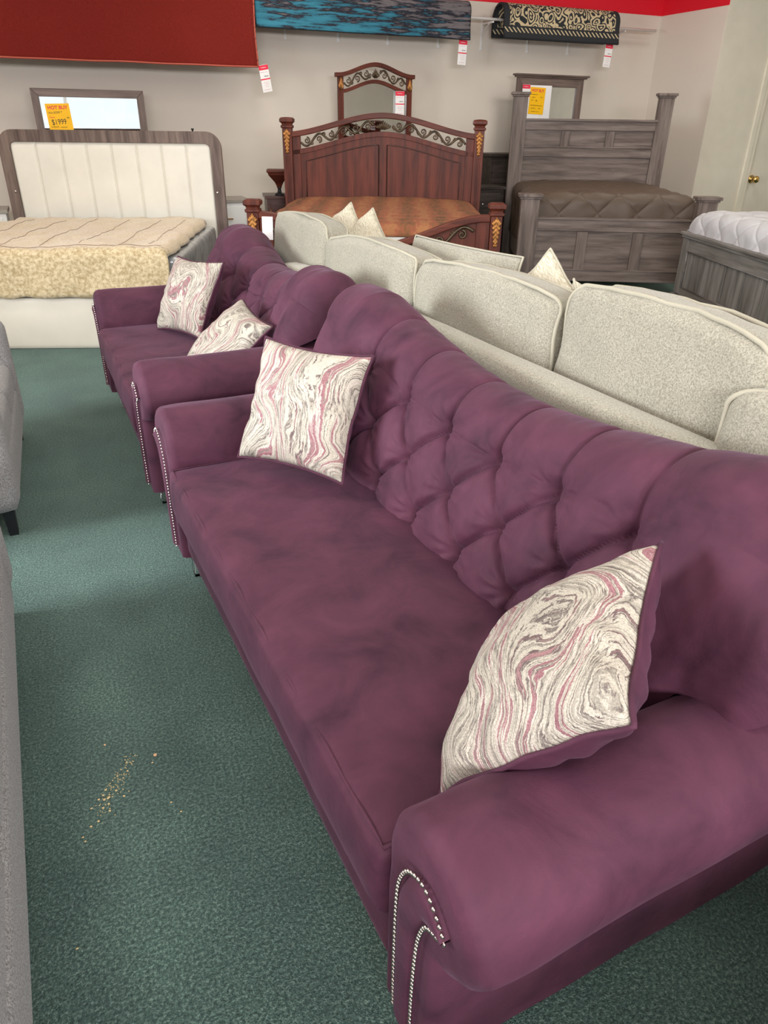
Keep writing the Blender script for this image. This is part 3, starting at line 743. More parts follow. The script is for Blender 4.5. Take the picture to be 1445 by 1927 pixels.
cush = [(4.80, 3.93, 1.13, 1.615, 0), (3.93, 2.90, 1.10, 1.615, -2), (2.88, 1.90, 1.12, 1.61, -1), (1.88, 1.10, 1.175, 1.62, 2), (1.12, 0.36, 1.09, 1.50, 0)]
labs = ['cream back cushion at the far end of the cream sofa, beside a white paper tag', 'cream back cushion second from the far end, wavy welt, in front of the fringed pillow', 'cream back cushion in the middle of the row, below a loose flat cream pillow', 'largest cream back cushion near the right, with a wavy welted top edge', 'cream back cushion cut off by the right frame edge, nearest the camera', 'cream back cushion at the near end of the cream sofa, outside the view']
for k, (ua, ub, zt, vv, tilt) in enumerate(cush[:5]):
    H = 0.60
    o = box_cushion('back_cushion', abs(ua-ub)-0.0, H, 0.17, k*1.7+0.6)
    o.location = uvw(vv+0.055, (ua+ub)/2, zt-H/2); o.rotation_euler = (R(tilt), R(6), YAW)
    tag(o, labs[k], 'cushion', 'cream back cushions in a row on the cream sofa')
# loose pillows lying in front of the back cushions
fp1 = knife_pillow('throw_pillow', 0.72, 0.17, '', 0.02, 3, [M['creamf'], M['creamf']], M['creamw'])
place_axes(fp1, (1.86, 3.02, 0.79), (0.02, -1, 0.02), (0.25, 0.0, 0.97)); fp1.matrix_world = fp1.matrix_world @ Matrix.Diagonal((1.25, 0.95, 1, 1)); tag(fp1, 'plain cream welted pillow standing behind the middle cream back cushions', 'pillow')
def cream_p(c, ex, ey, lab, S=0.42, sd=1):
    o = knife_pillow('throw_pillow', S, 0.16, '', 0.06, sd, [M['creamp'], M['creamp']], M['creamw'])
    place_axes(o, c, ex, ey); tag(o, lab, 'pillow', 'fringed cream throw pillows on the cream sofa')
cream_p((1.92, 2.38, 0.90), (0.03, -0.80, -0.55), (0.12, 0.5, 0.80), 'textured cream pillow peeking up right of the plain cream pillow', sd=4)
cream_p((1.93, 2.04, 0.885), (0.03, -0.60, -0.76), (0.12, 0.72, 0.64), 'textured cream pillow tip showing above the largest cream back cushion', sd=5)
cream_p((1.86, 4.35, 0.93), (0.04, -0.75, -0.62), (0.12, 0.6, 0.74), 'fringed cream pillow at the far end of the cream sofa, left of a matching one', sd=6)
cream_p((1.93, 4.18, 0.91), (0.04, -0.75, -0.62), (0.12, 0.6, 0.74), 'fringed cream pillow at the far end of the cream sofa, overlapping its match', sd=7)
cream_p((1.93, 1.02, 0.84), (0.1, -0.98, 0.0), (0.3, 0.0, 0.95), 'cream pillow corner at the right frame edge behind the largest back cushion', sd=8)
tg = MB().box(-0.001, 0.001, -0.035, 0.035, -0.14, 0.0); o = tg.build('paper_tag', M['paper'], smooth=False)
o.location = uvw(1.56, 4.79, 1.09); o.rotation_euler = (0, R(8), YAW+R(60)); tag(o, 'white paper tag hanging at the far end of the cream sofa', 'tag')

# ------------------------------------------------------------------ grey sofas on the left
def grey_sofa(L, name, label, arm_h, mat, D=0.85, r=0.07):
    # local x = depth (0 = front facing the aisle, negative going away), y = length
    t = thing(name, label, 'sofa')
    MB().rbox((-D/2, L/2, 0.225), (D/2-0.03, L/2-0.02, 0.105), 0.03, 10).build('base', mat, t)
    n = 2
    for k in range(n):
        y0 = 0.17+k*(L-0.34)/n
        MB().rbox((-0.36, y0+(L-0.34)/n/2, 0.40), (0.33, (L-0.34)/n/2, 0.09), 0.055, 14).build('seat_cushion', mat, t)
    for y in (0.09, L-0.09):
        MB().rbox((-D/2-0.02, y, 0.12+(arm_h-0.12)/2), (D/2, 0.10, (arm_h-0.12)/2), r, 16).build('arm', mat, t)
    MB().rbox((-D+0.12, L/2, 0.49), (0.12, L/2-0.02, 0.37), 0.08, 14).build('backrest', mat, t)
    for x in (-0.08, -D+0.08):
        for y in (0.07, L-0.07):
            MB().lathe([(0.018, 0), (0.024, 0.12)], (x, y, 0), 4).build('leg', M['black'], t, smooth=False)
    return t
g2 = grey_sofa(1.30, 'grey_sofa', 'grey textured sofa with black legs at the left edge, behind the nearer one', 0.70, M['greyf'])
g2.location = uvw(-0.145, 3.12); g2.rotation_euler = (0, 0, YAW-R(3.6))
g1 = grey_sofa(2.85, 'grey_sofa', 'light grey sofa cut off by the left frame edge, nearest the camera', 0.58, M['greyf'], r=0.09)
g1.location = uvw(-0.235, -0.25); g1.rotation_euler = (0, 0, YAW-R(0.9))
g3 = grey_sofa(0.95, 'grey_light_blocker', 'unseen grey armchair added behind the nearest grey sofa to shade the near carpet', 0.62, M['greyf'])
g3['category'] = 'armchair'; g3.location = uvw(0.25, -1.85); g3.rotation_euler = (0, 0, YAW)  # added out of view to keep rear light off the near carpet
th = MB(); th.rbox((0, 0, 0), (0.22, 0.20, 0.03), 0.025, 12, lambda p, q: p+Vector((0, 0, 0.01*nz(p.x*8, p.y*8))))
o = th.build('folded_throw', M['boucle']); o.location = uvw(-0.42, 3.55, 0.525); o.rotation_euler = (0, 0, YAW); tag(o, 'dark boucle throw folded on the far grey sofa seat', 'throw')

# ------------------------------------------------------------------ bedding helper
def drape(x0, x1, y0, y1, zt, dl, dr, df, rad=0.06, bump=0.01, seed=0, nx=90, ny=80, quilt=None, sagf=None, dh=0.0):
    # returns grid function of a cover: s across, t from head (y1) to foot (y0)
    W_ = x1-x0; Ln = y1-y0
    tot_s = dl+W_+dr; tot_t = Ln+df
    def edge(d):    # distance beyond edge -> (out, down)
        if d <= 0: return 0, 0
        q = rad*PI/2
        if d < q: a = d/rad; return rad*math.sin(a), rad*(1-math.cos(a))
        return rad, rad+(d-q)
    def fn(u_, v_):
        s = u_*tot_s-dl; t_ = v_*tot_t
        if s < 0: o_, dn = edge(-s); x = x0-o_; 
        elif s > W_: o_, dn = edge(s-W_); x = x1+o_
        else: dn = 0; x = x0+s
        if t_ > Ln: o2, dn2 = edge(t_-Ln); y = y0-o2
        else: dn2 = 0; y = y1-t_
        z = zt-max(dn, dn2) - 0.3*min(dn, dn2)
        h = bump*nz(s*3+seed, t_*3, 1)+bump*0.5*nz(s*9+seed, t_*9, 2)
        if quilt:
            a = (s+t_)/quilt; b = (s-t_)/quilt
            h += 0.014*(abs(math.sin(PI*a)*math.sin(PI*b)))**0.5
            h -= 0.007*max(math.exp(-(abs(a-round(a))*quilt/0.010)**2), math.exp(-(abs(b-round(b))*quilt/0.010)**2))
        if sagf: z += sagf(x, y)
        if dn > 0.02: x += (h+0.015*nz(t_*5, seed, s))*(1 if s > 0 else -1)
        elif dn2 > 0.02: y -= h+0.012*nz(s*6, seed)
        else: z += h
        return (x, y, z)
    return fn, nx, ny
def leaf(mb, x, z, y, sx, sz, n=7, yo=-0.012):
    # acanthus-like carved leaf, spread lobes
    for k in range(n):
        f = (k-(n-1)/2)/((n-1)/2)
        mb.tube([(x+f*sx*0.15, y, z-sz*0.45), (x+f*sx*0.9, y+yo, z+sz*(0.05-0.25*abs(f))), (x+f*sx*1.1, y+yo*0.6, z+sz*(0.5-0.55*abs(f)))], [0.006, 0.011, 0.004], 6)
def spiral(mb, cx, cz, y, r, turns, a0, direc, w, tail=None):
    pts = []; n = int(18*turns)
    for k in range(n+1):
        f = k/n; rr = r*(1-0.85*f); a = a0+direc*2*PI*turns*f
        pts.append((cx+rr*math.cos(a), y, cz+rr*math.sin(a)))
    rad = [w*(1-0.4*k/n) for k in range(n+1)]
    if tail:
        pre = []
        for k in range(10):
            f = k/10; P0 = Vector(tail); P2 = Vector((pts[0][0], 0, pts[0][2]))
            tang = Vector((-math.sin(a0)*direc, 0, math.cos(a0)*direc))
            c = P2-tang*r*1.3; q = (1-f)**2*Vector((P0.x, 0, P0.z))+2*f*(1-f)*c+f*f*P2
            pre.append((q.x, y, q.z))
        pts = pre+pts; rad = [w*(0.45+0.55*k/10) for k in range(10)]+rad
    mb.tube(pts, rad, 6)
def scroll_band(mb, xs, xe, zmid, amp, y, n, w=0.010):
    w *= 1.25; amp *= 1.15
    # running vine along curve zmid(x), with a spiral hook in every wave
    N_ = n*16; pts = []
    for k in range(N_+1):
        f = k/N_; x = xs+(xe-xs)*f; pts.append((x, y, zmid(x)+amp*math.sin(2*PI*n/2*f)))
    mb.tube(pts, w, 6)
    for k in range(n):
        f = (k+0.5)/n; x = xs+(xe-xs)*f; sg = 1 if k % 2 == 0 else -1
        dx = (xe-xs)/n
        spiral(mb, x, zmid(x)-sg*amp*0.15, y, abs(amp)*0.72, 1.4, R(90)*sg, -sg, w*0.8)
        spiral(mb, x+dx*0.42, zmid(x+dx*0.42)+sg*amp*0.62, y, abs(amp)*0.36, 1.1, R(200)*sg, sg, w*0.7)

# ------------------------------------------------------------------ bed 1: upholstered headboard
B1 = (-0.119, 6.235, R(-19))
bd = thing('upholstered_bed', 'bed with channelled cream headboard in a grey-brown wood frame, at left', 'bed', (B1[0], B1[1], 0), B1[2])
HW, ZT1 = 1.063, 1.545; YH = 2.12
def rrect(hw, zt, r, zb, n=10):
    p = [(-hw, zb)]
    for k in range(n+1): a = R(180-90*k/n); p.append((-hw+r+r*math.cos(a), zt-r+r*math.sin(a)))
    for k in range(n+1): a = R(90-90*k/n); p.append((hw-r+r*math.cos(a), zt-r+r*math.sin(a)))
    p.append((hw, zb)); return p
f = MB(); f.ribbon(rrect(HW, ZT1, 0.15, 0.0), rrect(HW-0.105, ZT1-0.105, 0.06, 0.0), YH, YH+0.07)
f.build('headboard_frame', M['grey_oak_z'], bd, bevel=0.003)
pc = HW-0.10
def uph(u_, v_):
    x = -pc+2*pc*u_; z = 0.35+(ZT1-0.10-0.35)*v_
    k = (u_*8) % 1; h = 0.022*(1-abs(2*k-1)**14)
    e = min(1, (1-v_)*30)*min(1, min(u_, 1-u_)*90); h *= math.sqrt(max(0, e))
    return (x, YH+0.035-h, z)
f = MB(); f.grid(uph, 481, 40); f.build('headboard_panel', M['cream_uph'], bd)
MB().lathe([(0.008, 0), (0.008, 0.012), (0.014, 0.016), (0.014, 0.026)], (0.80, YH+0.03, ZT1), 10).build('peg', M['black'], bd)
bl = MB()
for x in (-0.99, 0.99): bl.lathe([(0.012, 0), (0.012, 0.004), (0.005, 0.006)], n=10, M=Matrix.Translation((x, YH, 1.0)) @ Matrix.Rotation(R(90), 4, 'X'))
bl.build('bolt', M['silver'], bd)
pf = MB(); pf.rbox((0, 0.06, 0.20), (1.02, 0.05, 0.20), 0.02, 8); pf.build('footboard', M['platform'], bd)
for s in (-1, 1): MB().rbox((s*0.97, 1.08, 0.20), (0.035, 1.02, 0.18), 0.015, 6).build('side_rail', M['platform'], bd)
mt = MB(); mt.rbox((0, 1.09, 0.50), (0.95, 1.01, 0.20), 0.05, 16, lambda p, q: p+Vector((0.006*nz(p.x*9, p.y*9, p.z*9), 0, 0)))
o = mt.build('mattress', M['plastic']); o.parent = None; o.matrix_world = Matrix.Translation((B1[0], B1[1], 0)) @ Matrix.Rotation(B1[2], 4, 'Z')
tag(o, 'mattress still in clear grey plastic wrap on the cream headboard bed', 'mattress')
fn, nx, ny = drape(-0.93, 0.82, 0.02, 2.00, 0.775, 0.30, 0.10, 0.40, 0.07, 0.022, 1)
def fn2(u_, v_):
    x, y, z = fn(u_, v_)
    if v_ > 0.99: z += 0.02*nz(x*7, 3)
    z -= 0.02*max(0, 1-y/2)*0
    return (x, y, z)
cv = MB(); cv.grid(fn2, nx, ny)
for k in range(len(cv.f)):
    j = k//(nx-1)
    cv.m[k] = 1 if j < ny*0.80 else 0
o = cv.build('comforter', [M['sherpa'], M['sherpat']]); so_ = o.modifiers.new('t', 'SOLIDIFY'); so_.thickness = 0.02; so_.offset = -1
o.matrix_world = Matrix.Translation((B1[0], B1[1], 0)) @ Matrix.Rotation(B1[2], 4, 'Z')
tag(o, 'cream sherpa comforter with brown stitch lines spread over the left bed', 'comforter')
st = MB()
for x in (-0.75, -0.45, -0.15, 0.15, 0.45, 0.68):
    pts = []
    for k in range(28):
        v_ = 0.08+0.68*k/27; q = fn2((x+0.93+0.30)/(0.30+1.73+0.10), v_); pts.append((q[0], q[1], q[2]+0.002))
    st.tube(pts, 0.0016, 4)
pts = []
for k in range(60):
    q = fn2(0.02+0.93*k/59, 0.80); pts.append((q[0], q[1], q[2]+0.002))
st.tube(pts, 0.002, 4)
st.build('stitching', M['stitch'], o)

# ------------------------------------------------------------------ bed 2: mahogany with scrollwork
B2 = (2.40, 5.93, R(-24.7))
bd = thing('carved_bed', 'arched mahogany bed with open scrollwork and gold leaf carved posts, centre', 'bed', (B2[0], B2[1], 0), B2[2])
def post(mb_parent, x, y, zt, w, mat, leafz=True, nm='post'):
    p = MB(); p.lathe([(w/2, 0), (w/2, zt-0.10), (w/2+0.012, zt-0.095), (w/2+0.012, zt-0.075), (w/2, zt-0.07), (w/2+0.004, zt-0.055), (w/2+0.022, zt-0.04), (w/2+0.022, zt-0.012), (w/2+0.004, zt), (0.01, zt+0.004)], (x, y, 0), 4)
    for dx in (-0.018, 0, 0.018): p.box(x+dx-0.004, x+dx+0.004, y-w/2-0.004, y-w/2+0.002, 0.2, zt-0.36)
    po = p.build(nm, mat, mb_parent, bevel=0.003)
    if leafz:
        l = MB(); [leaf(l, x, zt-0.14-0.035*q_, y-w/2-0.004, 0.034-0.005*q_, 0.07, 7) for q_ in range(5)]; leaf(l, x, zt-0.31, y-w/2-0.004, 0.010, 0.06, 3); 
        lo = l.build('leaf_carving', M['gold'], po); lo['label'] = 'gilded carved leaf'
    return po
YH = 2.2
for x in (-1.02, 1.02): post(bd, x, YH, 1.68, 0.10, M['mah_z'])
xs = [-0.975+1.95*k/48 for k in range(49)]
def arch(x): 
    q = min(1, abs(x)/0.975); return 1.735-0.185*(q*q*(3-2*q)*0.75+q*q*0.25)
f = MB(); f.ribbon([(x, arch(x)) for x in xs], [(x, arch(x)-0.055) for x in xs], YH-0.045, YH+0.045); f.build('top_rail', M['mah_x'], bd, bevel=0.008)
f = MB()
def lo_(x): return arch(x)-0.165-0.01
xs2 = [-0.97+1.94*k/48 for k in range(49)]
f.ribbon([(x, lo_(x)) for x in xs2], [(x, 0.25) for x in xs2], YH-0.010, YH+0.030)
f.ribbon([(x, lo_(x)) for x in xs2], [(x, lo_(x)-0.05) for x in xs2], YH-0.022, YH-0.008)
f.box(-0.97, -0.885, YH-0.022, YH+0.03, 0.25, arch(0.93)-0.03).box(0.885, 0.97, YH-0.022, YH+0.03, 0.25, arch(0.93)-0.03)
f.build('headboard_panel', M['mah_z'], bd, bevel=0.003)
for s in (-1, 1):
    x0, x1 = (0.045, 0.83)
    xx = [s*(x0+(x1-x0)*k/24) for k in range(25)]
    def pt(x): return lo_(x)-0.125
    g = MB(); g.ribbon([(x, pt(x)) for x in xx], [(x, 0.3) for x in xx], YH-0.020, YH-0.008); g.build('raised_panel', M['mah_z'], bd, bevel=0.004)
    g = MB(); pts = [(s*x0, YH-0.022, 0.4)]+[(x, YH-0.022, pt(x)) for x in xx]+[(s*x1, YH-0.022, 0.4)]
    g.tube(pts, 0.006, 6); g.build('panel_moulding', M['mah_d'], bd)
sc = MB()
mid = lambda x: arch(x)-0.055-0.06
for s in (-1, 1):
    scroll_band(sc, s*0.88, s*0.10, mid, 0.038*s, YH, 6, 0.009)
leaf(sc, 0, mid(0), YH-0.01, 0.075, 0.09, 9, -0.01)
sc.build('scrollwork', M['bronze'], bd)
# footboard
for x in (-1.0, 1.02): post(bd, x, 0, 1.07, 0.095, M['mah_z'])
def fz(x):
    q = min(1, abs(x)/0.95); return 0.735+0.245*(q*q*(3-2*q))
xs3 = [-0.95+1.92*k/48 for k in range(49)]
f = MB(); f.ribbon([(x, fz(x)) for x in xs3], [(x, fz(x)-0.055) for x in xs3], -0.05, 0.04); f.build('foot_rail', M['mah_x'], bd, bevel=0.008)
f = MB(); f.ribbon([(x, fz(x)-0.05) for x in xs3], [(x, 0.2) for x in xs3], -0.005, 0.03)
f.box(0.86, 0.97, -0.02, 0.03, 0.2, 0.93).box(-0.95, -0.84, -0.02, 0.03, 0.2, 0.93)
f.build('footboard_panel', M['mah_z'], bd, bevel=0.003)
g = MB()
for s in (-1, 1): g.tube([(s*0.80, -0.008, 0.3), (s*0.80, -0.008, 0.70), (s*0.45, -0.008, 0.60), (0.05*s, -0.008, 0.55)], 0.006, 6)
g.build('panel_moulding', M['mah_d'], bd)
sc = MB(); mid2 = lambda x: fz(x)-0.055-0.065
for s in (-1, 1): scroll_band(sc, s*0.84, s*0.08, mid2, 0.042*s, -0.02, 4, 0.011)
sc.build('scrollwork', M['bronze'], bd)
for s in (-1, 1): MB().box(s*0.98-0.02, s*0.98+0.02, 0.04, 2.16, 0.22, 0.42).build('side_rail', M['mah_x'], bd, smooth=False)
MW2 = Matrix.Translation((B2[0], B2[1], 0)) @ Matrix.Rotation(B2[2], 4, 'Z')
o = MB().rbox((0, 1.11, 0.62), (0.92, 1.02, 0.26), 0.07, 10).build('mattress', M['cream_uph']); o.matrix_world = MW2; tag(o, 'mattress under the rust comforter on the carved mahogany bed', 'mattress')
fn, nx, ny = drape(-0.90, 0.90, 0.16, 2.13, 0.93, 0.42, 0.42, 0.16, 0.12, 0.012, 5, sagf=lambda x, y: -0.03*(abs(x)/0.95)**3-0.05*max(0, 1-y/0.6))
cv = MB(); cv.grid(fn, nx, ny); o = cv.build('comforter', M['plaid']); m_ = o.modifiers.new('t', 'SOLIDIFY'); m_.thickness = 0.015; m_.offset = -1
o.matrix_world = MW2; tag(o, 'rust orange plaid comforter spread over the mahogany bed', 'comforter')

# ------------------------------------------------------------------ bed 3: ash grey poster bed
B3 = (5.30, 6.40, R(-27))
bd = thing('poster_bed', 'ash grey wood poster bed with square posts and a brown comforter', 'bed', (B3[0], B3[1], 0), B3[2])
def sqpost(x, y, zt, w, dp):
    p = MB(); p.box(x-w/2, x+w/2, y-dp/2, y+dp/2, 0, zt-0.05)
    p.box(x-w/2-0.012, x+w/2+0.012, y-dp/2-0.012, y+dp/2+0.012, zt-0.05, zt-0.03).box(x-w/2-0.028, x+w/2+0.028, y-dp/2-0.028, y+dp/2+0.028, zt-0.03, zt)
    p.build('post', M['ash_z'], bd, bevel=0.004)
for x in (-0.885, 0.88): sqpost(x, 2.2, 2.0, 0.175, 0.10)
h = MB(); h.box(-0.80, 0.80, 2.16, 2.24, 1.59, 1.70).box(-0.81, 0.81, 2.14, 2.25, 1.69, 1.715); h.build('top_rail', M['ash_x'], bd, bevel=0.003)
h = MB(); h.box(-0.80, 0.80, 2.19, 2.22, 1.38, 1.60); h.build('upper_panel', M['ash_x'], bd, bevel=0.002)
h = MB(); h.box(-0.80, 0.80, 2.165, 2.235, 1.29, 1.40).box(-0.80, 0.80, 2.155, 2.235, 1.395, 1.41); h.build('middle_rail', M['ash_x'], bd, bevel=0.003)
h = MB(); h.box(-0.80, 0.80, 2.19, 2.22, 0.3, 1.30); h.build('lower_panel', M['ash_x'], bd, bevel=0.002)
for x in (-0.29, 0.26): MB().box(x-0.055, x+0.055, 2.165, 2.20, 1.40, 1.58).build('panel_block', M['ash_z'], bd, bevel=0.003)
for x in (-0.895, 0.885): sqpost(x, 0, 1.02, 0.19, 0.12)
h = MB(); h.box(-0.80, 0.79, -0.04, 0.04, 0.67, 0.78).box(-0.80, 0.79, -0.055, 0.05, 0.78, 0.80); h.build('foot_rail', M['ash_x'], bd, bevel=0.003)
h = MB(); h.box(-0.80, 0.79, -0.012, 0.02, 0.28, 0.68); h.build('foot_panel', M['ash_x'], bd, bevel=0.002)
for x in (-0.325, 0.25): MB().box(x-0.055, x+0.055, -0.035, -0.01, 0.29, 0.665).build('panel_block', M['ash_z'], bd, bevel=0.003)
h = MB(); h.box(-0.80, 0.79, -0.04, 0.04, 0.17, 0.28).box(-0.80, 0.79, -0.05, 0.045, 0.28, 0.295); h.build('bottom_rail', M['ash_x'], bd, bevel=0.003)
for s in (-1, 1): MB().box(s*0.86-0.02, s*0.86+0.02, 0.05, 2.16, 0.22, 0.42).build('side_rail', M['ash_x'], bd, smooth=False)
MW3 = Matrix.Translation((B3[0], B3[1], 0)) @ Matrix.Rotation(B3[2], 4, 'Z')
o = MB().rbox((0, 1.11, 0.64), (0.76, 1.02, 0.28), 0.07, 10).build('mattress', M['cream_uph']); o.matrix_world = MW3; tag(o, 'mattress under the brown comforter on the ash grey poster bed', 'mattress')
fn, nx, ny = drape(-0.78, 0.73, 0.17, 2.12, 1.02, 0.62, 0.16, 0.40, 0.10, 0.012, 9, 260, 220, quilt=0.40, sagf=lambda x, y: -0.04*(abs(x)/0.9)**4)
cv = MB(); cv.grid(fn, nx, ny); o = cv.build('comforter', M['brownq']); m_ = o.modifiers.new('t', 'SOLIDIFY'); m_.thickness = 0.015; m_.offset = -1
o.matrix_world = MW3; tag(o, 'dark brown diamond quilted comforter on the ash grey poster bed', 'comforter')

# ------------------------------------------------------------------ bed 4: weathered plank bed at right
B4 = (5.49, 5.60, R(-109))
bd = thing('plank_bed', 'weathered grey plank bed with bun feet at the right edge', 'bed', (B4[0], B4[1], 0), B4[2])
LW = 1.85
h = MB(); h.box(-0.03, LW, -0.035, 0.05, 0.735, 0.76).box(-0.015, LW, -0.022, 0.045, 0.71, 0.735); h.build('top_cap', M['plank_x'], bd, bevel=0.005)
h = MB(); h.box(0.12, LW-0.12, -0.005, 0.03, 0.60, 0.71); h.build('upper_rail', M['plank_x'], bd, bevel=0.003)
for x in (0.0, LW-0.13): MB().box(x, x+0.12, -0.008, 0.035, 0.2, 0.71).build('stile', M['plank'], bd, bevel=0.003)
h = MB(); h.box(0.12, LW-0.12, -0.005, 0.03, 0.19, 0.26).box(-0.02, LW, -0.03, 0.045, 0.165, 0.19).box(-0.03, LW, -0.04, 0.05, 0.10, 0.165); h.build('bottom_rail', M['plank_x'], bd, bevel=0.004)
npk = 15
for k in range(npk):
    x0 = 0.12+(LW-0.24)*k/npk; x1 = 0.12+(LW-0.24)*(k+1)/npk
    o = MB().box(x0+0.003, x1-0.003, 0.010+0.004*(k % 3 == 1), 0.028, 0.25, 0.61).build('plank', M['plank'], bd, bevel=0.004)
h = MB()
for (xa, za, xb, zb) in ((0.12, 0.265, LW-0.12, 0.265), (0.12, 0.595, LW-0.12, 0.595), (0.125, 0.26, 0.125, 0.60)):
    h.tube([(xa, 0.0, za), (xb, 0.0, zb)], 0.008, 6)
h.build('panel_moulding', M['plank_x'], bd)
for x in (0.03, LW-0.06):
    MB().lathe([(0.022, 0), (0.034, 0.012), (0.045, 0.035), (0.044, 0.055), (0.030, 0.075), (0.026, 0.082), (0.042, 0.09), (0.042, 0.10)], (x, 0.015, 0), 18).build('bun_foot', M['plank'], bd)
for x in (0.03, LW-0.07): MB().box(x, x+0.03, 0.04, 2.1, 0.16, 0.42).build('side_rail', M['plank'], bd, smooth=False)
h = MB(); h.box(0, LW, 2.1, 2.16, 0, 1.25).box(-0.03, LW+0.03, 2.08, 2.18, 1.25, 1.29); h.build('headboard', M['plank'], bd, bevel=0.004)
MW4 = Matrix.Translation((B4[0], B4[1], 0)) @ Matrix.Rotation(B4[2], 4, 'Z')
o = MB().rbox((LW/2, 1.08, 0.57), (0.80, 0.98, 0.28), 0.07, 10).build('mattress', M['cream_uph']); o.matrix_world = MW4; tag(o, 'mattress under the pale comforter on the weathered plank bed', 'mattress')
fn, nx, ny = drape(0.11, LW-0.13, 0.15, 2.02, 0.96, 0.28, 0.28, 0.30, 0.12, 0.016, 12, 260, 220, quilt=0.32, sagf=lambda x, y: -0.03*(abs(x-LW/2)/0.9)**4)
cv = MB(); cv.grid(fn, nx, ny); o = cv.build('comforter', M['whiteq']); m_ = o.modifiers.new('t', 'SOLIDIFY'); m_.thickness = 0.015; m_.offset = -1
o.matrix_world = MW4; tag(o, 'pale grey quilted comforter on the weathered plank bed at right', 'comforter')

# ------------------------------------------------------------------ cabinets and mirrors along the wall
def cabinet(name, label, cat, loc, rz, W, D, H, body, top, nd=3, ncol=1, front=None, knob='knob', km=None, over=0.02):
    t = thing(name, label, cat, loc, rz)
    MB().box(-W/2, W/2, 0, D, 0.06, H-0.035).box(-W/2+0.03, W/2-0.03, 0.02, D-0.02, 0, 0.06).build('body', body, t, bevel=0.003)
    MB().box(-W/2-over, W/2+over, -over, D, H-0.035, H).build('top', top, t, bevel=0.004)
    for c in range(ncol):
        for k in range(nd):
            x0 = -W/2+0.03+c*(W-0.06)/ncol; x1 = x0+(W-0.06)/ncol-0.012
            z0 = 0.09+k*(H-0.15)/nd; z1 = z0+(H-0.15)/nd-0.012
            d = MB().box(x0+0.006, x1, -0.014, 0.004, z0, z1).build('drawer', front or body, t, bevel=0.004)
            kk = MB(); xm = (x0+x1)/2; zm = (z0+z1)/2
            if knob == 'bar': kk.box(xm-0.07, xm+0.07, -0.034, -0.026, zm-0.006, zm+0.006).box(xm-0.06, xm-0.05, -0.028, -0.012, zm-0.004, zm+0.004).box(xm+0.05, xm+0.06, -0.028, -0.012, zm-0.004, zm+0.004); kk.build('handle', km or M['brass'], d, smooth=False)
            else: kk.lathe([(0.006, 0), (0.006, 0.012), (0.013, 0.018), (0.012, 0.026), (0.004, 0.029)], n=12, M=Matrix.Translation((xm, -0.012, zm)) @ Matrix.Rotation(R(90), 4, 'X')); kk.build('knob', km or M['silver'], d)
    return t
cabinet('dresser', 'grey-brown dresser behind the cream headboard bed, carrying the wide mirror', 'dresser', (0.50, 9.18, 0), 0, 1.5, 0.46, 1.0, M['grey_oak_x'], M['grey_oak_x'], 3, 2)
cabinet('dresser', 'mahogany dresser behind the carved bed, under the arched mirror', 'dresser', (3.78, 9.2, 0), 0, 1.6, 0.46, 1.15, M['mah_x'], M['mah_x'], 3, 2)
cabinet('dresser', 'dark brown dresser behind the ash grey poster bed', 'dresser', (6.22, 9.0, 0), 0, 1.86, 0.46, 1.31, M['darkw'], M['darkw'], 4, 2)
cabinet('nightstand', 'white nightstand with taupe top and brass bar handles right of the cream headboard', 'nightstand', (1.66, 8.32, 0), 0, 0.50, 0.42, 0.90, M['whited'], M['taupe'], 3, 1, knob='bar')
cabinet('nightstand', 'nightstand with taupe top at the left frame edge behind the cream headboard bed', 'nightstand', (-0.74, 8.5, 0), 0, 0.50, 0.42, 0.84, M['whited'], M['taupe'], 3, 1, knob='bar')
nsd = cabinet('nightstand', 'dark mahogany nightstand left of the carved bed headboard', 'nightstand', (2.46, 8.62, 0), R(-10), 0.52, 0.42, 0.90, M['mah_d'], M['mah_d'], 3, 1)
l = MB(); leaf(l, -0.225, 0.70, -0.02, 0.02, 0.12, 7); l.build('corner_carving', M['gold'], nsd)
cabinet('nightstand', 'dark brown nightstand right of the carved bed headboard', 'nightstand', (4.93, 8.52, 0), R(-8), 0.56, 0.42, 0.96, M['darkw'], M['darkw'], 3, 1)
fl = thing('flared_dish_stand', 'red-brown flared wooden dish on a black stand, on the dark mahogany nightstand', 'ornament', (2.36, 8.68, 0.90), R(-15))
MB().lathe([(0.055, 0.0), (0.055, 0.015), (0.025, 0.03), (0.018, 0.07), (0.03, 0.085)], n=16).build('stand', M['black'], fl)
MB().lathe([(0.022, 0.08), (0.035, 0.11), (0.05, 0.14), (0.085, 0.18), (0.115, 0.215), (0.12, 0.235), (0.135, 0.245), (0.135, 0.262), (0.12, 0.27)], n=4).build('dish', M['mah_x'], fl, smooth=False, bevel=0.004)

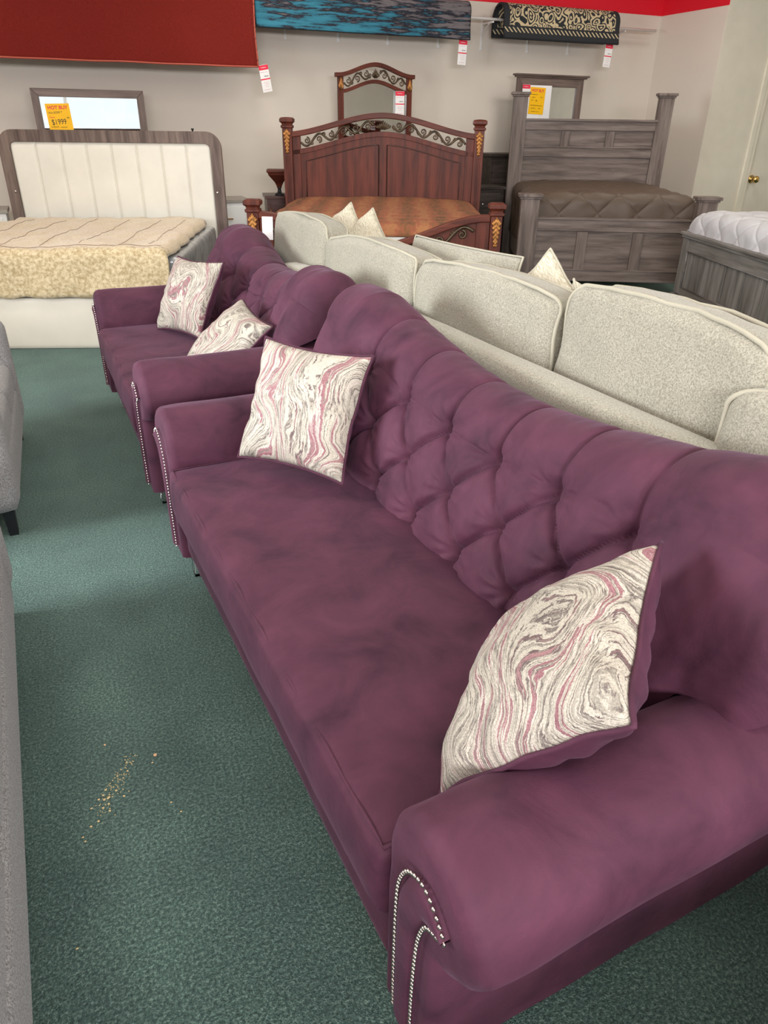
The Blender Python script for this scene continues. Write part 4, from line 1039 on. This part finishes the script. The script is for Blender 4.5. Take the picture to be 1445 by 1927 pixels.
# mirrors
def plain_mirror(name, label, x0, x1, z0, z1, y, fw, mat, matz, crown=False, tilt=0):
    t = thing(name, label, 'mirror', ((x0+x1)/2, y, z0)); W = (x1-x0)/2; H = z1-z0; t.rotation_euler = (R(tilt), 0, 0)
    for pg in ([(-W, H), (W, H), (W-fw, H-fw), (-W+fw, H-fw)], [(-W, 0), (W, 0), (W-fw, fw), (-W+fw, fw)]):
        MB().prism(pg, -0.03, 0.01).build('frame_rail', mat, t, bevel=0.004)
    for pg in ([(-W, 0), (-W, H), (-W+fw, H-fw), (-W+fw, fw)], [(W, 0), (W, H), (W-fw, H-fw), (W-fw, fw)]):
        MB().prism(pg, -0.03, 0.01).build('frame_stile', matz, t, bevel=0.004)
    MB().box(-W+fw-0.01, W-fw+0.01, -0.008, 0.0, fw-0.01, H-fw+0.01).build('glass', M['mirror'], t, smooth=False)
    if crown: MB().box(-W-0.03, W+0.03, -0.06, 0.02, H, H+0.018).box(-W-0.055, W+0.055, -0.08, 0.02, H+0.018, H+0.04).build('crown', mat, t, bevel=0.006)
    return t
plain_mirror('wide_mirror', 'wide mirror in a grey-brown frame behind the cream headboard, holding an orange sale sign', -0.06, 1.06, 1.0, 1.915, 9.28, 0.075, M['grey_oak_x'], M['grey_oak_z'])
plain_mirror('dresser_mirror', 'mirror in a dark brown frame with a flat crown above the poster bed', 5.80, 6.84, 1.31, 2.19, 9.36, 0.10, M['grey_oak_x'], M['grey_oak_z'], True)
am = thing('arched_mirror', 'arched mahogany mirror with scrollwork crest above the carved bed', 'mirror', (3.78, 9.3, 1.15), 0); am.rotation_euler = (R(0), 0, R(-4))
def at(x):
    q = min(1, abs(x)/0.47); return 1.125-0.115*(q*q*(3-2*q))
xs = [-0.50+1.0*k/40 for k in range(41)]
f = MB(); f.ribbon([(x, at(x)) for x in xs], [(x, at(x)-0.045) for x in xs], -0.05, 0.02); f.build('crest_rail', M['mah_x'], am, bevel=0.006)
xs = [-0.41+0.82*k/40 for k in range(41)]
f = MB(); f.ribbon([(x, at(x)-0.175) for x in xs], [(x, at(x)-0.215) for x in xs], -0.03, 0.01); f.build('inner_arch', M['mah_x'], am, bevel=0.004)
for s in (-1, 1): MB().box(min(s*0.47, s*0.40), max(s*0.47, s*0.40), -0.03, 0.01, 0, 0.99).build('frame_stile', M['mah_z'], am, bevel=0.004)
MB().box(-0.47, 0.47, -0.03, 0.01, 0, 0.08).build('bottom_rail', M['mah_x'], am, bevel=0.004)
f = MB(); xs = [-0.40+0.80*k/40 for k in range(41)]
f.ribbon([(x, at(x)-0.20) for x in xs], [(x, 0.06) for x in xs], -0.006, 0.0); f.build('glass', M['mirror'], am, smooth=False)
f = MB()
for s in (-1, 1): scroll_band(f, s*0.39, s*0.06, lambda x: at(x)-0.11, 0.040*s, -0.01, 3, 0.008)
leaf(f, 0, 1.01, -0.015, 0.045, 0.10, 7); f.build('scrollwork', M['bronze'], am)
f = MB(); 
for s in (-1, 1): leaf(f, s*0.435, 0.90, -0.035, 0.025, 0.14, 7)
f.build('leaf_carving', M['gold'], am)
# grey chest and mirror across the room, seen in the arched mirror
cabinet('chest', 'weathered grey chest of drawers seen only as a reflection in the arched mirror', 'chest', (7.2, 0.9, 0), R(170), 1.2, 0.5, 1.35, M['plank_x'], M['plank_x'], 5, 1)

# ------------------------------------------------------------------ sale signs and price tags
def text_mesh(s, size, mat, parent, loc, name='lettering', bold=0.0, sx=1.0, rot=0.0):
    c = bpy.data.curves.new('txt', 'FONT'); c.body = s; c.size = size; c.offset = bold; c.extrude = 0.0004
    o = bpy.data.objects.new('txt', c); COL.objects.link(o)
    bpy.context.view_layer.update()
    me = bpy.data.meshes.new_from_object(o.evaluated_get(bpy.context.evaluated_depsgraph_get()))
    bpy.data.objects.remove(o)
    me.materials.clear(); me.materials.append(mat)
    m = bpy.data.objects.new(name, me); COL.objects.link(m); m.parent = parent
    m.matrix_local = Matrix.Translation(loc) @ Matrix.Rotation(R(90), 4, 'X') @ Matrix.Rotation(R(rot), 4, 'Z') @ Matrix.Diagonal((sx, 1, 1, 1))
    return m
def scribble(mb, x0, x1, z, a, y=-0.0025, w=0.0016, seed=0):
    pts = []; n = max(6, int((x1-x0)/0.004))
    for k in range(n+1):
        f = k/n; pts.append((x0+(x1-x0)*f, y, z+a*math.sin(k*1.9+seed)*(0.5+0.5*math.sin(k*0.7+seed*2))))
    mb.tube(pts, w, 4)
def hot_buy(loc, rz, W, H, label, mode, tilt=0):
    t = thing('sale_sign', label, 'sign', loc, rz); t.rotation_euler = (0, R(tilt), rz)
    MB().box(0, W, -0.001, 0.001, -H, 0).build('card', M['yellow'], t, smooth=False)
    k = W/0.215
    text_mesh('HOT BUY', 0.042*k, M['redink'], t, (0.018*k, -0.0015, -0.047*k), 'heading', 0.0012, 0.98)
    if mode == 0:
        text_mesh('Was $2500', 0.025*k, M['blackink'], t, (0.016*k, -0.0015, -0.085*k), 'handwriting', 0.0, 0.9, 2)
        text_mesh('00', 0.013*k, M['blackink'], t, (0.128*k, -0.0015, -0.073*k), 'handwriting')
        text_mesh('Now', 0.024*k, M['redink'], t, (0.018*k, -0.0015, -0.122*k), 'handwriting')
        text_mesh('$1999', 0.066*k, M['blackink'], t, (0.030*k, -0.0015, -0.178*k), 'handwriting', 0.0, 0.80, 2)
        text_mesh('99', 0.024*k, M['blackink'], t, (0.172*k, -0.0015, -0.130*k), 'handwriting')
        sb = MB(); scribble(sb, 0.02*k, 0.085*k, -0.196*k, 0.008*k, seed=1); scribble(sb, 0.10*k, 0.16*k, -0.20*k, 0.005*k, seed=2); sb.build('handwriting', M['blackink'], t)
    else:
        sb = MB()
        for (a, b_, z, am_, s_) in ((0.02, 0.11, -0.075, 0.008, 1), (0.03, 0.08, -0.105, 0.006, 2), (0.15, 0.18, -0.10, 0.005, 3), (0.03, 0.055, -0.135, 0.016, 4), (0.08, 0.11, -0.14, 0.012, 5), (0.02, 0.19, -0.19, 0.008, 6), (0.03, 0.10, -0.22, 0.006, 7), (0.13, 0.17, -0.22, 0.006, 8), (0.04, 0.15, -0.255, 0.003, 9)):
            scribble(sb, a*k, b_*k, z*k, am_*k, seed=s_)
        sb.build('handwriting', M['blackink'], t)
hot_buy((0.055, 9.244, 1.775), 0, 0.235, 0.36, 'orange HOT BUY sign priced $1999.99 on the wide mirror at left', 0, -2)
hot_buy((6.00, 9.318, 2.085), 0, 0.235, 0.31, 'yellow HOT BUY sign with faint handwriting on the dark crowned mirror', 1, 2)
o = MB().box(0, 0.41, -0.001, 0.001, -0.47, 0).build('backing_sheet', M['paper'], smooth=False); o.location = (5.92, 9.323, 2.105); tag(o, 'white sheet behind the yellow sale sign on the crowned mirror', 'paper')
def price_tag(loc, rx, ry, rz, label, grp='red and white price tags', full=True):
    t = thing('price_tag', label, 'price tag', loc, rz, grp); t.rotation_euler = (rx, ry, rz)
    MB().box(-0.058, 0.058, -0.001, 0.001, -0.26, 0).build('card', M['paper'], t, smooth=False)
    MB().box(-0.058, 0.058, -0.0018, -0.001, -0.048, -0.002).build('red_header', M['redink'], t, smooth=False)
    MB().box(-0.058, 0.058, -0.0018, -0.001, -0.142, -0.130).build('red_band', M['redink'], t, smooth=False)
    w_ = MB(); scribble(w_, -0.034, 0.030, -0.026, 0.006, w=0.002, seed=1); w_.build('heading', M['paper'], t)
    p_ = MB(); scribble(p_, -0.05, 0.0, -0.066, 0.004, w=0.0012, seed=2); scribble(p_, 0.012, 0.035, -0.066, 0.003, w=0.0012, seed=4)
    for k in range(4): scribble(p_, -0.035+0.006*k, 0.035-0.004*k, -0.165-0.014*k, 0.003, w=0.0008, seed=3+k)
    scribble(p_, -0.04, 0.04, -0.236, 0.004, w=0.0014, seed=9); p_.build('fine_print', M['pinkink'], t)
    b_ = MB(); scribble(b_, -0.008, 0.040, -0.108, 0.006, w=0.002, seed=6); b_.build('price', M['blackink'], t)
    return t
price_tag((2.36, 9.10, 2.19), 0, R(-10), R(12), 'red and white price tag hanging at an angle from the red rug corner')
price_tag((4.94, 9.28, 2.55), 0, R(2), 0, 'red and white price tag hanging from the blue and black rug')
price_tag((7.14, 9.28, 2.60), 0, R(3), 0, 'red and white price tag hanging from the patterned black and cream rug')
price_tag((4.085, 9.235, 1.985), 0, 0, R(-4), 'red and white price tag stuck on the arched mirror')
price_tag((5.93, 9.315, 2.11), 0, 0, 0, 'red and white price tag on the crowned mirror beside the yellow sign')

# ------------------------------------------------------------------ rugs on the rail
rod = thing('hanging_rail', 'long white rail below the red wall band with rugs draped over it', 'rail', (0, 9.42, 2.80))
r_ = MB(); r_.tube([(-2.2, 0, 0), (7.99, 0, 0)], 0.016, 10); r_.build('pipe', M['whitemetal'], rod)
br0 = None
for i, bx in enumerate((-1.0, 0.6, 2.80, 3.46, 4.11, 4.80, 5.42, 6.12, 6.77, 7.47)):
    if br0 is None:
        br0 = thing('rail_bracket', 'white metal bracket under the rug rail', 'bracket', (bx, 9.7, 2.50), 0, 'brackets holding the rug rail')
        b_ = MB(); b_.box(-0.012, 0.012, -0.012, 0, 0.0, 0.33).box(-0.018, 0.018, -0.016, 0, -0.01, 0.02); b_.build('wall_plate', M['whitemetal'], br0, bevel=0.002)
        b_ = MB(); b_.box(-0.010, 0.010, -0.29, 0, 0.262, 0.282); b_.build('arm', M['whitemetal'], br0, bevel=0.002)
        b_ = MB(); b_.tube([(0, -0.008-0.20*(k/10)**2*1.0, 0.10+0.17*(k/10)) for k in range(11)], 0.007, 6); b_.build('brace', M['whitemetal'], br0)
        b0 = br0
    else:
        b0 = copy_tree(br0); b0.location = (bx, 9.7, 2.50)
    lab = ['white rail bracket left of the view', 'white rail bracket behind the red rug', 'white rail bracket under the left end of the blue rug', 'second white rail bracket from the left under the blue rug', 'third white rail bracket from the left under the blue rug', 'white rail bracket under the right end of the blue rug', 'white rail bracket just left of the black and cream rug', 'left one of two white brackets below the black and cream rug', 'right one of two white brackets below the black and cream rug', 'white rail bracket in the clear right of the black and cream rug'][i]
    b0['label'] = lab
def rug(name, label, x0, x1, zb, ztop, yf, yb, zb2, mats, thick=0.012, wav=0.01, bow=0.0):
    # cross section in y,z: front fall, over the rail, back fall
    xc = (x0+x1)/2; rr = (yb-yf)/2
    sec = [(yf, zb+(ztop-rr-zb)*k/24) for k in range(25)]
    sec += [((yf+yb)/2-rr*math.cos(PI*k/14), ztop-rr+rr*math.sin(PI*k/14)) for k in range(1, 15)]
    sec += [(yb, ztop-rr-(ztop-rr-zb2)*k/10) for k in range(1, 11)]
    ns = len(sec); nx_ = 90
    def g(u_, v_):
        k = int(round(v_*(ns-1))); y, z = sec[k]; x = (u_-0.5)*(x1-x0)
        f = max(0, 1-k/24)
        y += wav*nz(x*1.6, z*1.5, x0)-0.03*f*f
        z += bow*f*(x/(x1-x0)*2)**2*(1 if x < 0 else 0.15)+0.006*nz(x*2, 0, 4)*f
        x += 0.012*nz(z*3, x0, 1)
        return (x, y-yf, z-ztop)
    m_ = MB(); m_.grid(g, nx_, ns)
    o = m_.build(name, mats[0]); o.location = (xc, yf, ztop)
    s_ = o.modifiers.new('t', 'SOLIDIFY'); s_.thickness = thick; s_.offset = 1
    h = MB(); h.tube([Vector(g(k/60, 0)) for k in range(61)], thick*0.75, 6); h.tube([Vector(g(1, k/60)) for k in range(61)], thick*0.75, 6); h.tube([Vector(g(0, k/60)) for k in range(61)], thick*0.75, 6)
    h.build('binding', mats[1], o)
    tag(o, label, 'rug', 'rugs draped over the wall rail'); return o
rug('hanging_rug', 'plain brick red rug hanging low over the rail at upper left', -2.0, 2.30, 2.165, 3.0, 9.12, 9.55, 2.5, (M['redrug'], M['redhem']), 0.012, 0.05, 0.02)
rug('hanging_rug', 'abstract blue and black streaked rug hanging over the rail', 2.36, 5.02, 2.555, 2.95, 9.28, 9.50, 2.60, (M['bluerug'], M['blackpile']), 0.010, 0.02)
rug('hanging_rug', 'black and cream scroll patterned rug hanging over the rail at right', 5.50, 7.24, 2.60, 2.965, 9.28, 9.56, 2.62, (M['persian'], M['blackpile']), 0.016, 0.02)

# ------------------------------------------------------------------ bits on the carpet
def chip(x, y, s, label, seed):
    n = 9; top = []; m_ = MB()
    for k in range(n):
        a = 2*PI*k/n; r = s*(0.6+0.4*abs(nz(k*1.7, seed)*2)); top.append((r*math.cos(a), r*math.sin(a)*0.9, 0.004+0.003*nz(k, seed, 2)))
    m_.add(top+[(p[0], p[1], 0.001) for p in top], [tuple(range(n)), tuple(range(2*n-1, n-1, -1))]+[(i, n+i, n+(i+1) % n, (i+1) % n) for i in range(n)])
    o = m_.build('dry_leaf_scrap', M['chip'], smooth=False); o.location = (x, y, 0); tag(o, label, 'leaf scrap')
chip(-0.019, 1.625, 0.0075, 'larger tan leaf scrap on the green carpet by the plum sofa', 1)
chip(-0.151, 1.72, 0.0045, 'smaller tan leaf scrap on the green carpet, left of the larger one', 5)
cr = MB()
for k in range(130):
    a = random.random(); x = -0.185+0.10*a+random.gauss(0, 0.014); y = 1.47+0.17*a+random.gauss(0, 0.022)
    s = random.choice((0.0008, 0.001, 0.0013, 0.0022 if y < 1.55 else 0.001))
    cr.rbox((x, y, s), (s*1.5, s, s), s*0.6, 1)
for x, y in ((-0.225, 1.415), (-0.22, 1.40), (0.02, 1.40), (-0.03, 1.60), (-0.25, 1.12), (0.0, 1.44), (-0.2, 1.5)): cr.rbox((x, y, 0.0015), (0.003, 0.0018, 0.0015), 0.001, 1)
o = cr.build('carpet_crumbs', M['sandy']); tag(o, 'scatter of tiny sandy crumbs on the green carpet', 'crumbs', kind='stuff')
